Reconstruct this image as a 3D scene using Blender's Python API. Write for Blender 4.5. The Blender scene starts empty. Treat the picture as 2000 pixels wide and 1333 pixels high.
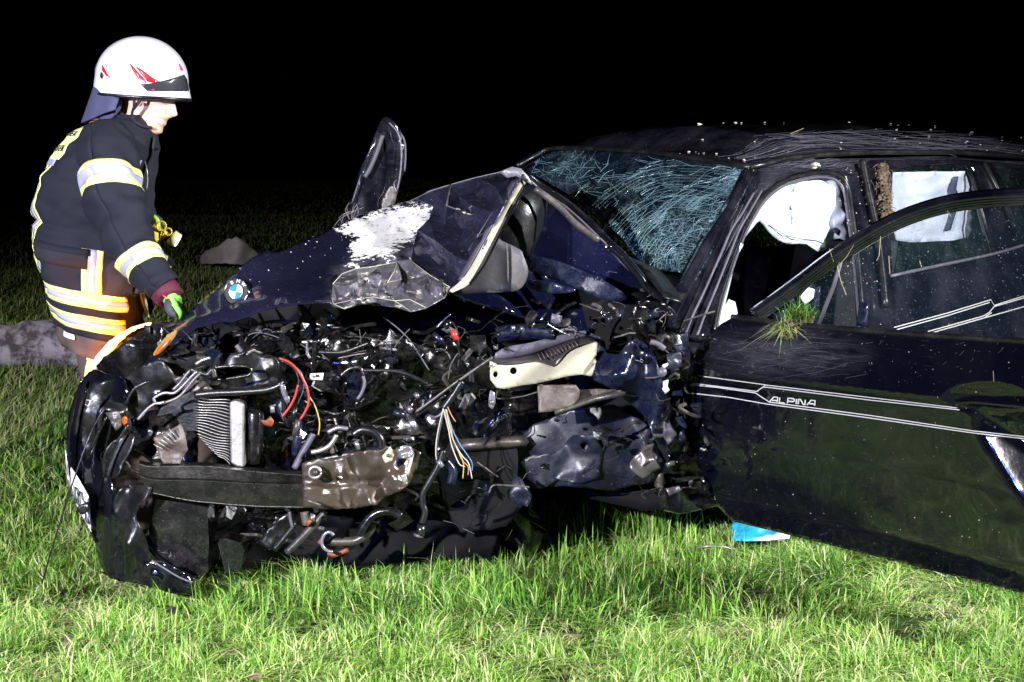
import bpy, bmesh, math, random
import numpy as np
from mathutils import Vector, Matrix, noise
from mathutils.geometry import delaunay_2d_cdt
random.seed(7); np.random.seed(7)
D = bpy.data; SC = bpy.context.scene; COL = SC.collection
R = math.radians
# ---------------------------------------------------------------- camera, night, floodlights
F = 3333.0; CZ = 1.5; PITCH = math.atan((666.5-270)/F)
cam = D.objects.new('camera', D.cameras.new('camera')); COL.objects.link(cam)
cam.location = (0, 0, CZ); cam.rotation_euler = (R(90)-PITCH, 0, 0)
cam.data.sensor_width = 36; cam.data.lens = 36*F/2000; cam.data.clip_end = 2000; cam.data.clip_start = .05
SC.camera = cam
W = D.worlds.new('World'); SC.world = W; W.use_nodes = True
wn = W.node_tree.nodes; wl = W.node_tree.links
sky = wn.new('ShaderNodeTexSky'); sky.sky_type = 'NISHITA'; sky.sun_disc = False
sky.sun_elevation = R(-6); sky.sun_rotation = R(120)
wl.new(sky.outputs[0], wn['Background'].inputs[0]); wn['Background'].inputs[1].default_value = 0.02
SC.view_settings.view_transform = 'Standard'; SC.view_settings.look = 'None'
SC.view_settings.exposure = 0.0; SC.view_settings.gamma = 1; SC.view_settings.use_curve_mapping = False
def spot(name, loc, tgt, power, col, size=R(80), rad=.12, blend=.6):
    l = D.lights.new(name, 'SPOT'); l.energy = power; l.color = col; l.spot_size = size; l.spot_blend = blend; l.shadow_soft_size = rad
    o = D.objects.new(name, l); COL.objects.link(o); o.location = loc
    o.rotation_euler = (Vector(tgt)-Vector(loc)).to_track_quat('-Z', 'Y').to_euler(); return o
# the rescue floodlights: one on the vehicle beside the photographer, one on a mast to the right, blue beacon far right
spot('floodlight', (-2.8, -.3, 2.4), (-.7, 6.2, .15), 4400, (1, .97, .95), R(68), .05, .95)
spot('floodlight', (5.2, 3.3, 3.0), (0, 5.6, .2), 4000, (.95, .97, 1.0), R(70), .06, .9)
spot('beacon_light', (-3.8, -.6, 1.9), (0.6, 6, .8), 1100, (.10, .2, 1), R(70), .08)
# ---------------------------------------------------------------- pixel rays onto real surfaces
cp, sp_ = math.cos(PITCH), math.sin(PITCH)
CAM = Vector((0, 0, CZ))
def ray(px, py):
    x = (px-1000)/F; u = -(py-666.5)/F
    return Vector((x, cp+u*sp_, -sp_+u*cp))
def V(px, py, Y):
    d = ray(px, py); return CAM + d*(Y/d.y)
def yplane(Y): return lambda px, py: V(px, py, Y if not callable(Y) else Y(px, py))
def onplane(p0, n, g=None):
    p0 = Vector(p0); n = Vector(n).normalized()
    if (CAM-p0).dot(n) < 0: n = -n
    def s(px, py, extra=0.0):
        d = ray(px, py); q = p0 + n*((g(px, py) if g else 0)+extra)
        return CAM + d*((q-CAM).dot(n)/d.dot(n))
    s.n = n
    return s
def plane3(a, b, c, g=None):
    a, b, c = Vector(a), Vector(b), Vector(c); return onplane(a, (b-a).cross(c-a), g)
def ellips(c, ax):
    c = Vector(c)
    def s(px, py, extra=0.0):
        d = ray(px, py); A = [k+extra for k in ax]
        o = Vector(((CAM.x-c.x)/A[0], (CAM.y-c.y)/A[1], (CAM.z-c.z)/A[2])); e = Vector((d.x/A[0], d.y/A[1], d.z/A[2]))
        qa = e.dot(e); qb = 2*o.dot(e); qc = o.dot(o)-1; di = max(0, qb*qb-4*qa*qc)
        return CAM + d*((-qb-math.sqrt(di))/(2*qa))
    return s
def facet(px, py, cell, seed=0):
    x = px/cell + seed*7.31; y = py/cell*1.1547 + seed*3.7
    s = (x - y*.5); ix, iy = math.floor(s), math.floor(y); fx, fy = s-ix, y-iy
    def h(i, j):
        v = math.sin(i*127.1+j*311.7+seed*74.7)*43758.5453; return (v-math.floor(v))*2-1
    if fx+fy < 1: return h(ix, iy)*(1-fx-fy)+h(ix+1, iy)*fx+h(ix, iy+1)*fy
    return h(ix+1, iy+1)*(fx+fy-1)+h(ix+1, iy)*(1-fy)+h(ix, iy+1)*(1-fx)
def warp(px, py, k=1):
    return (px+14*k*noise.noise(Vector((px/50, py/50, 3))), py+14*k*noise.noise(Vector((px/50, py/50, 9))))
def inpoly(px, py, P):
    c = False; n = len(P)
    for i in range(n):
        x1, y1 = P[i][0], P[i][1]; x2, y2 = P[i-1][0], P[i-1][1]
        if (y1 > py) != (y2 > py) and px < (x2-x1)*(py-y1)/(y2-y1)+x1: c = not c
    return c
def dseg(px, py, a, b):
    vx, vy = b[0]-a[0], b[1]-a[1]; L = vx*vx+vy*vy or 1e-9
    t = max(0, min(1, ((px-a[0])*vx+(py-a[1])*vy)/L)); return math.hypot(px-a[0]-t*vx, py-a[1]-t*vy)
def dline(px, py, P): return min(dseg(px, py, P[i], P[i+1]) for i in range(len(P)-1))
def polymask(P, soft):
    C = list(P)+[P[0]]
    def m(px, py):
        d = dline(px, py, C); return min(1, .5+d/soft*.5) if inpoly(px, py, P) else max(0, .5-d/soft*.5)
    return m
def lerp1(tab, x):
    if x <= tab[0][0]: return tab[0][1]
    for i in range(len(tab)-1):
        if x <= tab[i+1][0]:
            t = (x-tab[i][0])/(tab[i+1][0]-tab[i][0]); return tab[i][1]*(1-t)+tab[i+1][1]*t
    return tab[-1][1]
def catmull(P, n=6, closed=False):
    P = [Vector(p) for p in P]; out = []; m = len(P)
    for i in range(m if closed else m-1):
        p0 = P[(i-1) % m] if (closed or i > 0) else P[0]*2-P[1]; p1 = P[i]; p2 = P[(i+1) % m]
        p3 = P[(i+2) % m] if (closed or i+2 < m) else P[m-1]*2-P[m-2]
        for k in range(n):
            t = k/n; out.append(.5*((2*p1)+(p2-p0)*t+(2*p0-5*p1+4*p2-p3)*t*t+(3*p1-p0-3*p2+p3)*t**3))
    if not closed: out.append(P[-1])
    return out
def spl(P, n=4, closed=True): return [(v.x, v.y) for v in catmull([(p[0], p[1], 0) for p in P], n, closed)]
# ---------------------------------------------------------------- mesh building
class MB:
    def __init__(s): s.v = []; s.f = []; s.a = {}
    def add(s, v, f): o = len(s.v); s.v += [Vector(x) for x in v]; s.f += [tuple(i+o for i in q) for q in f]; return s
    def tube(s, P, r, n=8, corr=0, cap=True, flat=1.0):
        P = [Vector(p) for p in P]; m = len(P); vs = []; fs = []
        up = None
        for i in range(m):
            t = (P[min(i+1, m-1)]-P[max(i-1, 0)]).normalized()
            if up is None: up = t.cross(Vector((0, 0, 1))) if abs(t.z) < .9 else t.cross(Vector((1, 0, 0)))
            up = (up-t*up.dot(t)).normalized(); b = t.cross(up)
            rr = (r[i*(len(r)-1)//max(1, m-1)] if isinstance(r, (list, tuple)) else r)
            if corr: rr *= 1+corr*(1 if i % 2 else -1)
            for k in range(n):
                a = 2*math.pi*k/n; vs.append(P[i]+up*rr*math.cos(a)+b*rr*math.sin(a)*flat)
        for i in range(m-1):
            for k in range(n): fs.append((i*n+k, i*n+(k+1) % n, (i+1)*n+(k+1) % n, (i+1)*n+k))
        if cap: fs.append(tuple(range(n))[::-1]); fs.append(tuple((m-1)*n+k for k in range(n)))
        return s.add(vs, fs)
    def box(s, c, x, y, z):
        c, x, y, z = map(Vector, (c, x, y, z)); vs = [c+x*i+y*j+z*k for k in (-1, 1) for j in (-1, 1) for i in (-1, 1)]
        return s.add(vs, [(0, 2, 3, 1), (4, 5, 7, 6), (0, 1, 5, 4), (2, 6, 7, 3), (0, 4, 6, 2), (1, 3, 7, 5)])
    def ico(s, c, r, sc=(1, 1, 1), jit=0, sub=1):
        bm = bmesh.new(); bmesh.ops.create_icosphere(bm, subdivisions=sub, radius=1)
        vs = [Vector(c)+Vector((v.co.x*sc[0], v.co.y*sc[1], v.co.z*sc[2]))*r*(1+jit*random.uniform(-1, 1)) for v in bm.verts]
        fs = [tuple(v.index for v in f.verts) for f in bm.faces]; bm.free(); return s.add(vs, fs)
    def build(s, name, mat, parent=None, smooth=True, solid=0, off=0, kind=None, label=None):
        o0 = root_loc(parent)
        me = D.meshes.new(name); me.from_pydata([v-o0 for v in s.v], [], s.f)
        for k, val in s.a.items():
            at = me.attributes.new(k, 'FLOAT', 'POINT'); at.data.foreach_set('value', val)
        me.polygons.foreach_set('use_smooth', [smooth]*len(me.polygons)); me.update()
        o = D.objects.new(name, me); COL.objects.link(o)
        if mat: me.materials.append(mat)
        if parent: o.parent = parent
        if solid:
            md = o.modifiers.new('solid', 'SOLIDIFY'); md.thickness = solid; md.offset = off
        if kind: o['kind'] = kind
        if label: o['label'] = label
        return o
def root_loc(p):
    l = Vector((0, 0, 0))
    while p: l += p.location; p = p.parent
    return l
def thing(name, label, cat, loc, group=None):
    o = D.objects.new(name, None); COL.objects.link(o); o.location = loc; o.empty_display_size = .1
    o['label'] = label; o['category'] = cat
    if group: o['group'] = group
    return o
def tag(o, label, cat, group=None):
    o['label'] = label; o['category'] = cat
    if group: o['group'] = group
    return o
def panel_mb(outline, surf, step=12, holes=(), attrs=None, jit=.25, pts=(), creases=(), rough=0):
    P = list(outline)
    def dens(P):
        out = []
        for i in range(len(P)):
            a, b = P[i], P[(i+1) % len(P)]; L = math.hypot(b[0]-a[0], b[1]-a[1]); k = max(1, int(L/step))
            for j in range(k):
                x, y = a[0]+(b[0]-a[0])*j/k, a[1]+(b[1]-a[1])*j/k
                if rough: x += random.uniform(-rough, rough); y += random.uniform(-rough, rough)
                out.append((x, y))
        return out
    loops = [dens(P)]+[dens(h) for h in holes]
    vs = []; es = []
    for L in loops:
        o = len(vs); vs += [Vector(p) for p in L]; es += [(o+i, o+(i+1) % len(L)) for i in range(len(L))]
    for c in creases:
        for i in range(len(c)-1):
            n_ = max(1, int(math.hypot(c[i+1][0]-c[i][0], c[i+1][1]-c[i][1])/step))
            for j in range(n_): vs.append(Vector((c[i][0]+(c[i+1][0]-c[i][0])*j/n_, c[i][1]+(c[i+1][1]-c[i][1])*j/n_)))
    for p in pts: vs.append(Vector((p[0], p[1])))
    x0, x1 = min(p[0] for p in loops[0]), max(p[0] for p in loops[0]); y0, y1 = min(p[1] for p in loops[0]), max(p[1] for p in loops[0])
    y = y0+step*.5; row = 0
    edge = [l+[l[0]] for l in loops]
    while y < y1:
        x = x0+step*(.5 if row % 2 else 1)
        while x < x1:
            q = (x+random.uniform(-jit, jit)*step, y+random.uniform(-jit, jit)*step)
            if inpoly(q[0], q[1], loops[0]) and not any(inpoly(q[0], q[1], h) for h in loops[1:]):
                if min(dline(q[0], q[1], e) for e in edge) > step*.4: vs.append(Vector(q))
            x += step
        y += step*.87; row += 1
    v2, e2, f2, _, _, _ = delaunay_2d_cdt(vs, es, [], 0, 1e-4)
    m = MB(); m.v = [surf(p.x, p.y) for p in v2]; keep = []
    for f in f2:
        cx = sum(v2[i].x for i in f)/len(f); cy = sum(v2[i].y for i in f)/len(f)
        if not inpoly(cx, cy, loops[0]) or any(inpoly(cx, cy, h) for h in loops[1:]): continue
        a, b, c = v2[f[0]], v2[f[1]], v2[f[2]]
        cr = (b.x-a.x)*(c.y-a.y)-(b.y-a.y)*(c.x-a.x)
        keep.append(tuple(f) if cr < 0 else tuple(reversed(f)))
    m.f = keep
    for k, fn in (attrs or {}).items(): m.a[k] = [fn(p.x, p.y) for p in v2]
    return m
def panel(name, outline, surf, mat, parent, step=12, thick=.003, holes=(), attrs=None, smooth=True, off=1, **kw):
    b = {k: kw.pop(k) for k in ('kind', 'label') if k in kw}
    m = panel_mb(outline, surf, step, holes, attrs, **kw)
    return m.build(name, mat, parent, smooth, thick, -1, **b)
def px3(P, dY=0): return [V(p[0], p[1], p[2]+dY) for p in P]
def hose(name, P, r, mat, parent, n=8, sm=6, corr=0, **kw):
    return MB().tube(catmull(px3(P), sm) if sm > 1 else px3(P), r, n, corr).build(name, mat, parent, **kw)
def prism(m, outline, Y, depth, taper=0):
    """outline traced at distance Y, given real depth away from the camera"""
    n = len(outline); a = [V(x, y, Y) for x, y in outline]; c = sum(a, Vector())/n
    b = [p+Vector((0, depth, 0))+(c-p)*taper for p in a]
    ar = sum(outline[i-1][0]*outline[i][1]-outline[i][0]*outline[i-1][1] for i in range(n))
    if ar > 0: a = a[::-1]; b = b[::-1]
    return m.add(a+b, [tuple(range(n)), tuple(range(n, 2*n))[::-1]]+[(i, n+i, n+(i+1) % n, (i+1) % n) for i in range(n)])
def bevel(o, w=.003, seg=2):
    md = o.modifiers.new('bevel', 'BEVEL'); md.width = w; md.segments = seg; md.limit_method = 'ANGLE'; return o
# ---------------------------------------------------------------- materials
def mat(name, base, rough=.5, metal=0, coat=0, spec=.5, sub=None):
    m = D.materials.new(name); m.use_nodes = True; b = m.node_tree.nodes['Principled BSDF']
    b.inputs['Base Color'].default_value = (*base, 1); b.inputs['Roughness'].default_value = rough; b.inputs['Metallic'].default_value = metal
    b.inputs['Coat Weight'].default_value = coat; b.inputs['Specular IOR Level'].default_value = spec; return m
class N:
    """small node helper"""
    def __init__(s, m): s.m = m; s.t = m.node_tree; s.b = s.t.nodes['Principled BSDF']; s.tc = s.t.nodes.new('ShaderNodeTexCoord')
    def noise(s, scale, detail=3, rough=.5, vscale=None, dist=0, rot=None):
        n = s.t.nodes.new('ShaderNodeTexNoise'); n.inputs['Scale'].default_value = scale; n.inputs['Detail'].default_value = detail
        n.inputs['Roughness'].default_value = rough; n.inputs['Distortion'].default_value = dist
        src = s.tc.outputs['Object']
        if vscale or rot:
            mp = s.t.nodes.new('ShaderNodeMapping'); mp.inputs['Scale'].default_value = vscale or (1, 1, 1)
            if rot: mp.inputs['Rotation'].default_value = rot
            s.t.links.new(src, mp.inputs[0]); src = mp.outputs[0]
        s.t.links.new(src, n.inputs['Vector']); return n.outputs['Fac']
    def vor(s, scale, feature='F1', out='Distance'):
        n = s.t.nodes.new('ShaderNodeTexVoronoi'); n.inputs['Scale'].default_value = scale; n.feature = feature
        s.t.links.new(s.tc.outputs['Object'], n.inputs['Vector']); return n.outputs[out]
    def attr(s, name):
        n = s.t.nodes.new('ShaderNodeAttribute'); n.attribute_name = name; return n.outputs['Fac']
    def rng(s, v, a, b, c=0, d=1):
        n = s.t.nodes.new('ShaderNodeMapRange'); s.t.links.new(v, n.inputs[0])
        for i, q in enumerate((a, b, c, d)): n.inputs[i+1].default_value = q
        return n.outputs[0]
    def math(s, op, a, b=None):
        n = s.t.nodes.new('ShaderNodeMath'); n.operation = op
        for i, q in enumerate((a, b)):
            if q is None: continue
            if isinstance(q, (int, float)): n.inputs[i].default_value = q
            else: s.t.links.new(q, n.inputs[i])
        return n.outputs[0]
    def mix(s, f, a, b):
        n = s.t.nodes.new('ShaderNodeMix'); n.data_type = 'RGBA'
        s.put(n.inputs[0], f); s.put(n.inputs[6], a); s.put(n.inputs[7], b); return n.outputs[2]
    def put(s, i, q):
        if isinstance(q, tuple): i.default_value = (*q, 1) if len(q) == 3 else q
        elif isinstance(q, (int, float)): i.default_value = q
        else: s.t.links.new(q, i)
    def set(s, name, q): s.put(s.b.inputs[name], q)
    def bump(s, h, strength=.3, dist=.01):
        n = s.t.nodes.new('ShaderNodeBump'); n.inputs['Strength'].default_value = strength; n.inputs['Distance'].default_value = dist
        s.t.links.new(h, n.inputs['Height']); s.t.links.new(n.outputs[0], s.b.inputs['Normal'])
def paint_mat(name, base=(.002, .002, .005), dust_sheen=.35, scr=True, wear=False, rough=.09, cw=1):
    m = mat(name, base, rough, 0, 1); n = N(m); n.b.inputs['Coat Roughness'].default_value = .04
    speck = n.rng(n.noise(190, 2, .5), .72, .78, 0, .7)
    speck2 = n.rng(n.noise(80, 4, .6), .71, .77, 0, .6)
    film = n.rng(n.noise(5, 6, .65), .42, .78, 0, dust_sheen)
    d = n.math('MAXIMUM', n.math('MAXIMUM', speck, speck2), film)
    if scr:
        s1 = n.rng(n.noise(13, 4, .7, (.5, .5, 42), .8, (0, R(14), 0)), .66, .72, 0, .5)
        gate = n.rng(n.noise(2.6, 2, .5), .54, .66)
        d = n.math('MAXIMUM', d, n.math('MULTIPLY', s1, gate))
    if wear:
        w = n.attr('dust'); s2 = n.math('MULTIPLY', n.rng(n.noise(15, 5, .8, (.35, .35, 48), 1.2, (0, R(6), 0)), .55, .66), n.rng(n.noise(5, 4, .6), .36, .62))
        d = n.math('MAXIMUM', d, n.math('MULTIPLY', n.math('MULTIPLY', s2, w), .95))
        d = n.math('MAXIMUM', d, n.math('MULTIPLY', n.math('MULTIPLY', w, n.rng(n.noise(9, 6, .7, (.6, .6, 3)), .38, .72)), .20))  # pale haze in the mask: scuffed paint, and the door's painted highlight
    col = n.mix(d, base, (.27, .26, .32)); n.set('Base Color', col)
    n.set('Roughness', n.math('MAXIMUM', n.rng(d, 0, .6, rough, .5), n.math('MULTIPLY', n.attr('dust'), .34) if wear else rough)); n.set('Coat Weight', n.rng(n.math('MAXIMUM', d, n.attr('dust') if wear else 0.0), 0, .7, cw, .1*cw))
    n.bump(n.noise(26, 3, .5), .05, .01); n.b.inputs['Specular IOR Level'].default_value = .5*cw; return m
M = {}
M['paint'] = paint_mat('black_paint', dust_sheen=.03)
M['paint_dusty'] = paint_mat('dusty_black_paint', dust_sheen=.08, wear=True)
M['door_paint'] = paint_mat('door_paint', (.002, .002, .005), dust_sheen=.012, wear=True, rough=.09, cw=.85)
def hood_mat():
    m = mat('hood_paint', (.006, .006, .014), .12, 0, 1); n = N(m)
    w = n.attr('wear'); c = n.attr('creamy')
    jag = n.noise(30, 6, .75, (1, 1, 2.2))
    ws = n.rng(n.math('ADD', w, n.math('MULTIPLY', n.math('SUBTRACT', jag, .5), 1.9)), .47, .54)
    cs = n.rng(n.math('ADD', c, n.math('MULTIPLY', n.math('SUBTRACT', n.noise(30, 5, .7), .5), .8)), .48, .54)
    speck = n.math('MAXIMUM', n.rng(n.noise(170, 2), .71, .77, 0, .8), n.rng(n.noise(60, 5, .65), .69, .77, 0, .6))
    scr = n.rng(n.noise(14, 6, .8, (1, 3, 20), .4, (0, R(-35), 0)), .62, .70, 0, .5)
    film = n.rng(n.noise(6, 6, .7), .38, .8, 0, .05)
    d = n.math('MAXIMUM', n.math('MAXIMUM', speck, film), scr)
    col = n.mix(d, (.016, .016, .045), (.26, .25, .30))
    metalcol = n.mix(n.rng(n.noise(22, 5, .7), .25, .45), (.60, .55, .48), (.95, .94, .92))
    metalcol = n.mix(n.rng(n.noise(38, 4, .8), .56, .64, 0, .85), metalcol, (.16, .12, .08))
    lg_ = n.math('MULTIPLY', n.attr('grey'), n.rng(n.noise(16, 5, .7), .35, .6, 0, .9)); col = n.mix(lg_, col, (.42, .40, .45)); gm = lg_; col = n.mix(ws, col, metalcol); col = n.mix(cs, col, (.5, .46, .36))
    n.set('Base Color', col)
    wc = n.math('MAXIMUM', ws, cs)
    n.set('Roughness', n.math('MAXIMUM', n.rng(d, 0, .6, .20, .5), n.rng(wc, 0, 1, 0, .42)))
    n.set('Coat Weight', n.rng(wc, 0, 1, 1, .0)); n.set('Metallic', n.math('MULTIPLY', n.rng(ws, 0, 1, 1, .15), n.rng(cs, 0, 1, .6, .1)))
    n.bump(n.math('ADD', n.noise(40, 5, .6), n.math('MULTIPLY', ws, .6)), .18, .004); return m
M['bluepaint'] = paint_mat('blue_black_paint', (.003, .004, .018), dust_sheen=.015)
def crumple_mat(name, base, edge=(.60, .56, .46), thr=.6):
    m = mat(name, base, .38, .6, .3); n = N(m); sc_ = n.rng(n.noise(16, 6, .75, (1, 1, 3)), thr, thr+.06); sp = n.rng(n.noise(110, 3), .68, .75)
    k = n.math('MAXIMUM', sc_, sp); n.set('Base Color', n.mix(k, n.mix(n.rng(n.noise(9, 4, .6), .35, .65), base, tuple(c*.4 for c in base)), edge)); n.set('Roughness', n.rng(k, 0, 1, .36, .5)); n.set('Metallic', n.rng(k, 0, 1, .6, .1)); n.set('Coat Weight', n.rng(k, 0, 1, .3, 0)); n.bump(n.noise(15, 4, .55, dist=1.2), .55, .022); return m
M['crumple'] = crumple_mat('crushed_silver_grey', (.24, .23, .27), thr=.57); M['fold'] = crumple_mat('folded_blue_black', (.055, .055, .11), (.35, .34, .38), .66)
M['hood'] = hood_mat()
def dirty(name, base, rough, metal=0, dirt=(.09, .075, .05), k=.5, coat=0, sc=1, bump=.3):
    m = mat(name, base, rough, metal, coat); n = N(m)
    d = n.math('MAXIMUM', n.rng(n.noise(14*sc, 6, .7), .45, .7, 0, k), n.rng(n.noise(120*sc, 3, .6), .62, .72, 0, min(1, k*1.6)))
    n.set('Base Color', n.mix(d, base, dirt)); n.set('Roughness', n.rng(d, 0, 1, rough, .75)); n.set('Metallic', n.rng(d, 0, 1, metal, metal*.3))
    n.bump(n.noise(60*sc, 5, .6), bump, .004); return m
M['plastic'] = dirty('black_plastic', (.005, .005, .006), .30, 0, (.06, .055, .045), .28)
M['wet'] = dirty('oily_black_plastic', (.003, .003, .004), .17, 0, (.07, .06, .05), .25, coat=.35)
M['wetblue'] = dirty('bluish_oily_metal', (.004, .006, .020), .22, .1, (.03, .04, .07), .45, coat=.3, bump=.12)
M['rubber'] = dirty('rubber_hose', (.005, .005, .006), .30, 0, (.07, .065, .06), .22)
M['liner'] = dirty('wheel_arch_liner', (.008, .010, .022), .38, 0, (.07, .07, .09), .5, sc=.6, bump=.15)
M['greyplastic'] = dirty('grey_plastic', (.065, .06, .07), .55, 0, (.04, .035, .03), .4)
M['metal'] = dirty('galvanised_metal', (.18, .165, .16), .32, .6, (.06, .045, .03), .75)
M['alu'] = dirty('aluminium', (.34, .33, .31), .35, .7, (.22, .2, .17), .45)
M['cream'] = dirty('cream_primer', (.40, .38, .28), .38, 0, (.20, .16, .11), .35, coat=.3, sc=.7)
M['brownplate'] = dirty('muddy_plate', (.075, .058, .05), .5, .1, (.24, .20, .16), .5)
M['rust'] = dirty('rusty_steel', (.20, .055, .02), .6, .2, (.35, .12, .04), .6)
M['tarnish'] = dirty('mud_stained_beam', (.085, .065, .048), .24, .5, (.014, .010, .007), .95, coat=.3)
M['beam'] = dirty('olive_black_beam', (.004, .004, .003), .30, 0, (.04, .034, .024), .35)
M['glint'] = dirty('bright_scrap', (.22, .22, .25), .25, .6, (.2, .18, .16), .4)
M['mudmetal'] = dirty('muddy_metal', (.045, .04, .037), .35, .3, (.16, .14, .12), .45)
M['lilac'] = dirty('lilac_primer', (.085, .08, .105), .38, .1, (.15, .13, .12), .5)
M['blackcloth'] = None
M['red'] = mat('red_wire', (.33, .025, .02), .35); M['yellowwire'] = mat('yellow_wire', (.36, .28, .06), .4)
M['whitewire'] = mat('white_wire', (.38, .38, .33), .4); M['bluewire'] = mat('blue_wire', (.06, .14, .26), .4); M['brownwire'] = mat('brown_wire', (.35, .14, .05), .4)
M['white'] = mat('white_plastic', (.75, .75, .75), .4); M['ink'] = mat('black_ink', (.01, .01, .01), .5)
M['stripe'] = mat('silver_pinstripe', (.42, .42, .40), .35); M['chrome'] = mat('chrome', (.7, .7, .72), .12, 1)
M['badgeblue'] = mat('badge_blue', (.03, .22, .65), .2, 0, 1); M['amber'] = mat('amber_lens', (.35, .07, .005), .2, 0, 1)
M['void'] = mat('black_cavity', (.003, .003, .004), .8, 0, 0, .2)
M['interior'] = dirty('dark_upholstery', (.010, .011, .018), .7, 0, (.03, .03, .04), .4)
def cloth(name, base, rough=.85, sc=500, weave=.25, blot=.25):
    m = mat(name, base, rough, 0, 0, .3); n = N(m)
    v = n.noise(9, 5, .6); n.set('Base Color', n.mix(n.rng(v, .3, .7), base, tuple(c*(1-blot) for c in base)))
    n.bump(n.math('ADD', n.noise(sc, 2, .5), n.math('MULTIPLY', n.noise(18, 4, .5), 4)), weave, .004); return m
M['jacket'] = cloth('navy_jacket_cloth', (.009, .010, .019)); M['guard'] = cloth('neck_guard_cloth', (.055, .06, .12))
M['trouser'] = cloth('trouser_cloth', (.085, .06, .055)); M['patch'] = cloth('pocket_cloth', (.016, .016, .023))
M['hivis'] = cloth('hivis_yellow', (.74, .80, .26), .5, 300, .15, .1); M['silver'] = cloth('reflective_silver', (.34, .34, .48), .4, 300, .1, .1)
M['skin'] = mat('skin', (.62, .37, .28), .5); M['skin'].node_tree.nodes['Principled BSDF'].inputs['Subsurface Weight'].default_value = .15
M['skin'].node_tree.nodes['Principled BSDF'].inputs['Subsurface Scale'].default_value = .01
M['helmet'] = mat('white_helmet', (.60, .60, .65), .28, 0, .5); M['visor'] = mat('dark_visor', (.03, .03, .035), .25, 0, 1)
M['decal'] = mat('red_decal', (.62, .01, .02), .3, 0, .4)
M['glove'] = cloth('green_glove', (.25, .62, .12), .7, 300); M['gloveyel'] = cloth('yellow_green_glove', (.50, .72, .10), .7, 300)
M['palm'] = cloth('dark_glove_palm', (.05, .05, .065), .7, 300); M['maroon'] = cloth('maroon_cuff', (.09, .012, .03), .7)
M['torch'] = mat('yellow_plastic', (.75, .55, .05), .35)
def airbag_mat():
    m = mat('airbag_fabric', (.52, .57, .68), .75, 0, 0, .2); n = N(m); n.bump(n.noise(20, 4, .5), .3, .01)
    n.b.inputs['Subsurface Weight'].default_value = 0; return m
M['airbag'] = airbag_mat()
def glass(name, tint, alpha, rough=.03, dusty=.0, spec=.5):
    m = mat(name, tint, rough, 0, 0, spec); n = N(m)
    sp = n.math('MAXIMUM', n.rng(n.noise(150, 2), .68, .74, 0, .8), n.rng(n.noise(8, 5, .7), .4, .8, 0, dusty))
    n.set('Alpha', n.math('ADD', n.math('MULTIPLY', sp, .6), alpha)); n.set('Base Color', n.mix(sp, tint, (.4, .42, .44)))
    return m
M['glass'] = glass('tinted_glass', (.012, .03, .03), .08, .03, .16)
M['sideglass'] = glass('side_glass', (.01, .03, .04), .08, .03, .05)
def shatter():
    m = mat('shattered_glass', (.02, .06, .07), .12, 0, 0, .6); n = N(m)
    c1 = n.rng(n.vor(58, 'DISTANCE_TO_EDGE'), 0, .06, 1, 0); c2 = n.rng(n.vor(21, 'DISTANCE_TO_EDGE'), 0, .035, 1, 0)
    dn = n.attr('dust'); g = n.rng(n.noise(9, 5, .65), .38, .66)
    c = n.math('MULTIPLY', n.math('MAXIMUM', c1, c2), n.math('MULTIPLY', n.math('ADD', dn, .12), g))
    n.set('Alpha', n.math('ADD', n.math('MULTIPLY', c, .6), .55))
    n.set('Base Color', n.mix(c, n.mix(n.math('MULTIPLY', dn, g), (.003, .008, .015), (.012, .045, .06)), (.42, .60, .66))); return m
M['shatter'] = shatter(); M['crack'] = mat('crack_line', (.14, .24, .27), .3)
# ================================================================ the wrecked car
HX, HY = .59, 5.79; BETA = R(42); AX = Vector((math.cos(BETA), math.sin(BETA), 0)); IN = Vector((-AX.y, AX.x, 0))
def CF(s, w, z): return Vector((HX, HY, 0))+AX*s+IN*w+Vector((0, 0, z))
def sidep(w, g=None): return onplane(CF(0, w, 0), IN, g)
def s_of(p): return (p-Vector((HX, HY, p.z))).dot(AX)
car = thing('wrecked_car', 'wrecked black estate car with its whole front end torn open and front door swung out', 'car', (0.3, 6.2, 0))
# ---- roof
near_t = [(1465, 325), (1520, 309), (1600, 300), (1700, 296), (1850, 296), (2000, 306), (2150, 322)]
crown_t = [(1270, 298), (1400, 262), (1600, 241), (1800, 248), (1900, 262), (2000, 288), (2120, 330)]
far_t = [(1080, 289), (1150, 268)]
nearP = [sidep(.22)(x, y) for x, y in near_t]; crownP = [sidep(.88)(x, y) for x, y in [(1275, 297), (1330, 247), (1430, 242), (1600, 238), (1800, 247), (1900, 261), (2000, 285), (2100, 318)]]
nz = [(s_of(p), p.z) for p in nearP]; cz_ = [(s_of(p), p.z) for p in crownP]
farP = [sidep(1.38)(x, y) for x, y in [(1082, 289), (1150, 266), (1250, 252)]]
fz = [(s_of(p), p.z) for p in farP]
def roofz(s, w):
    n_, c_ = lerp1(nz, s), lerp1(cz_, s); f_ = lerp1(fz, s) if s < fz[-1][0] else min(fz[-1][1], c_-.035) - max(0, s-2)*.03
    if w <= .88: t = (w-.22)/.66; return n_+(c_-n_)*(1-(1-t)**2)
    t = (w-.88)/.5; return c_+(f_-c_)*t*t
m = MB(); ns, nw = 44, 22; sE = 3.7
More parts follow.
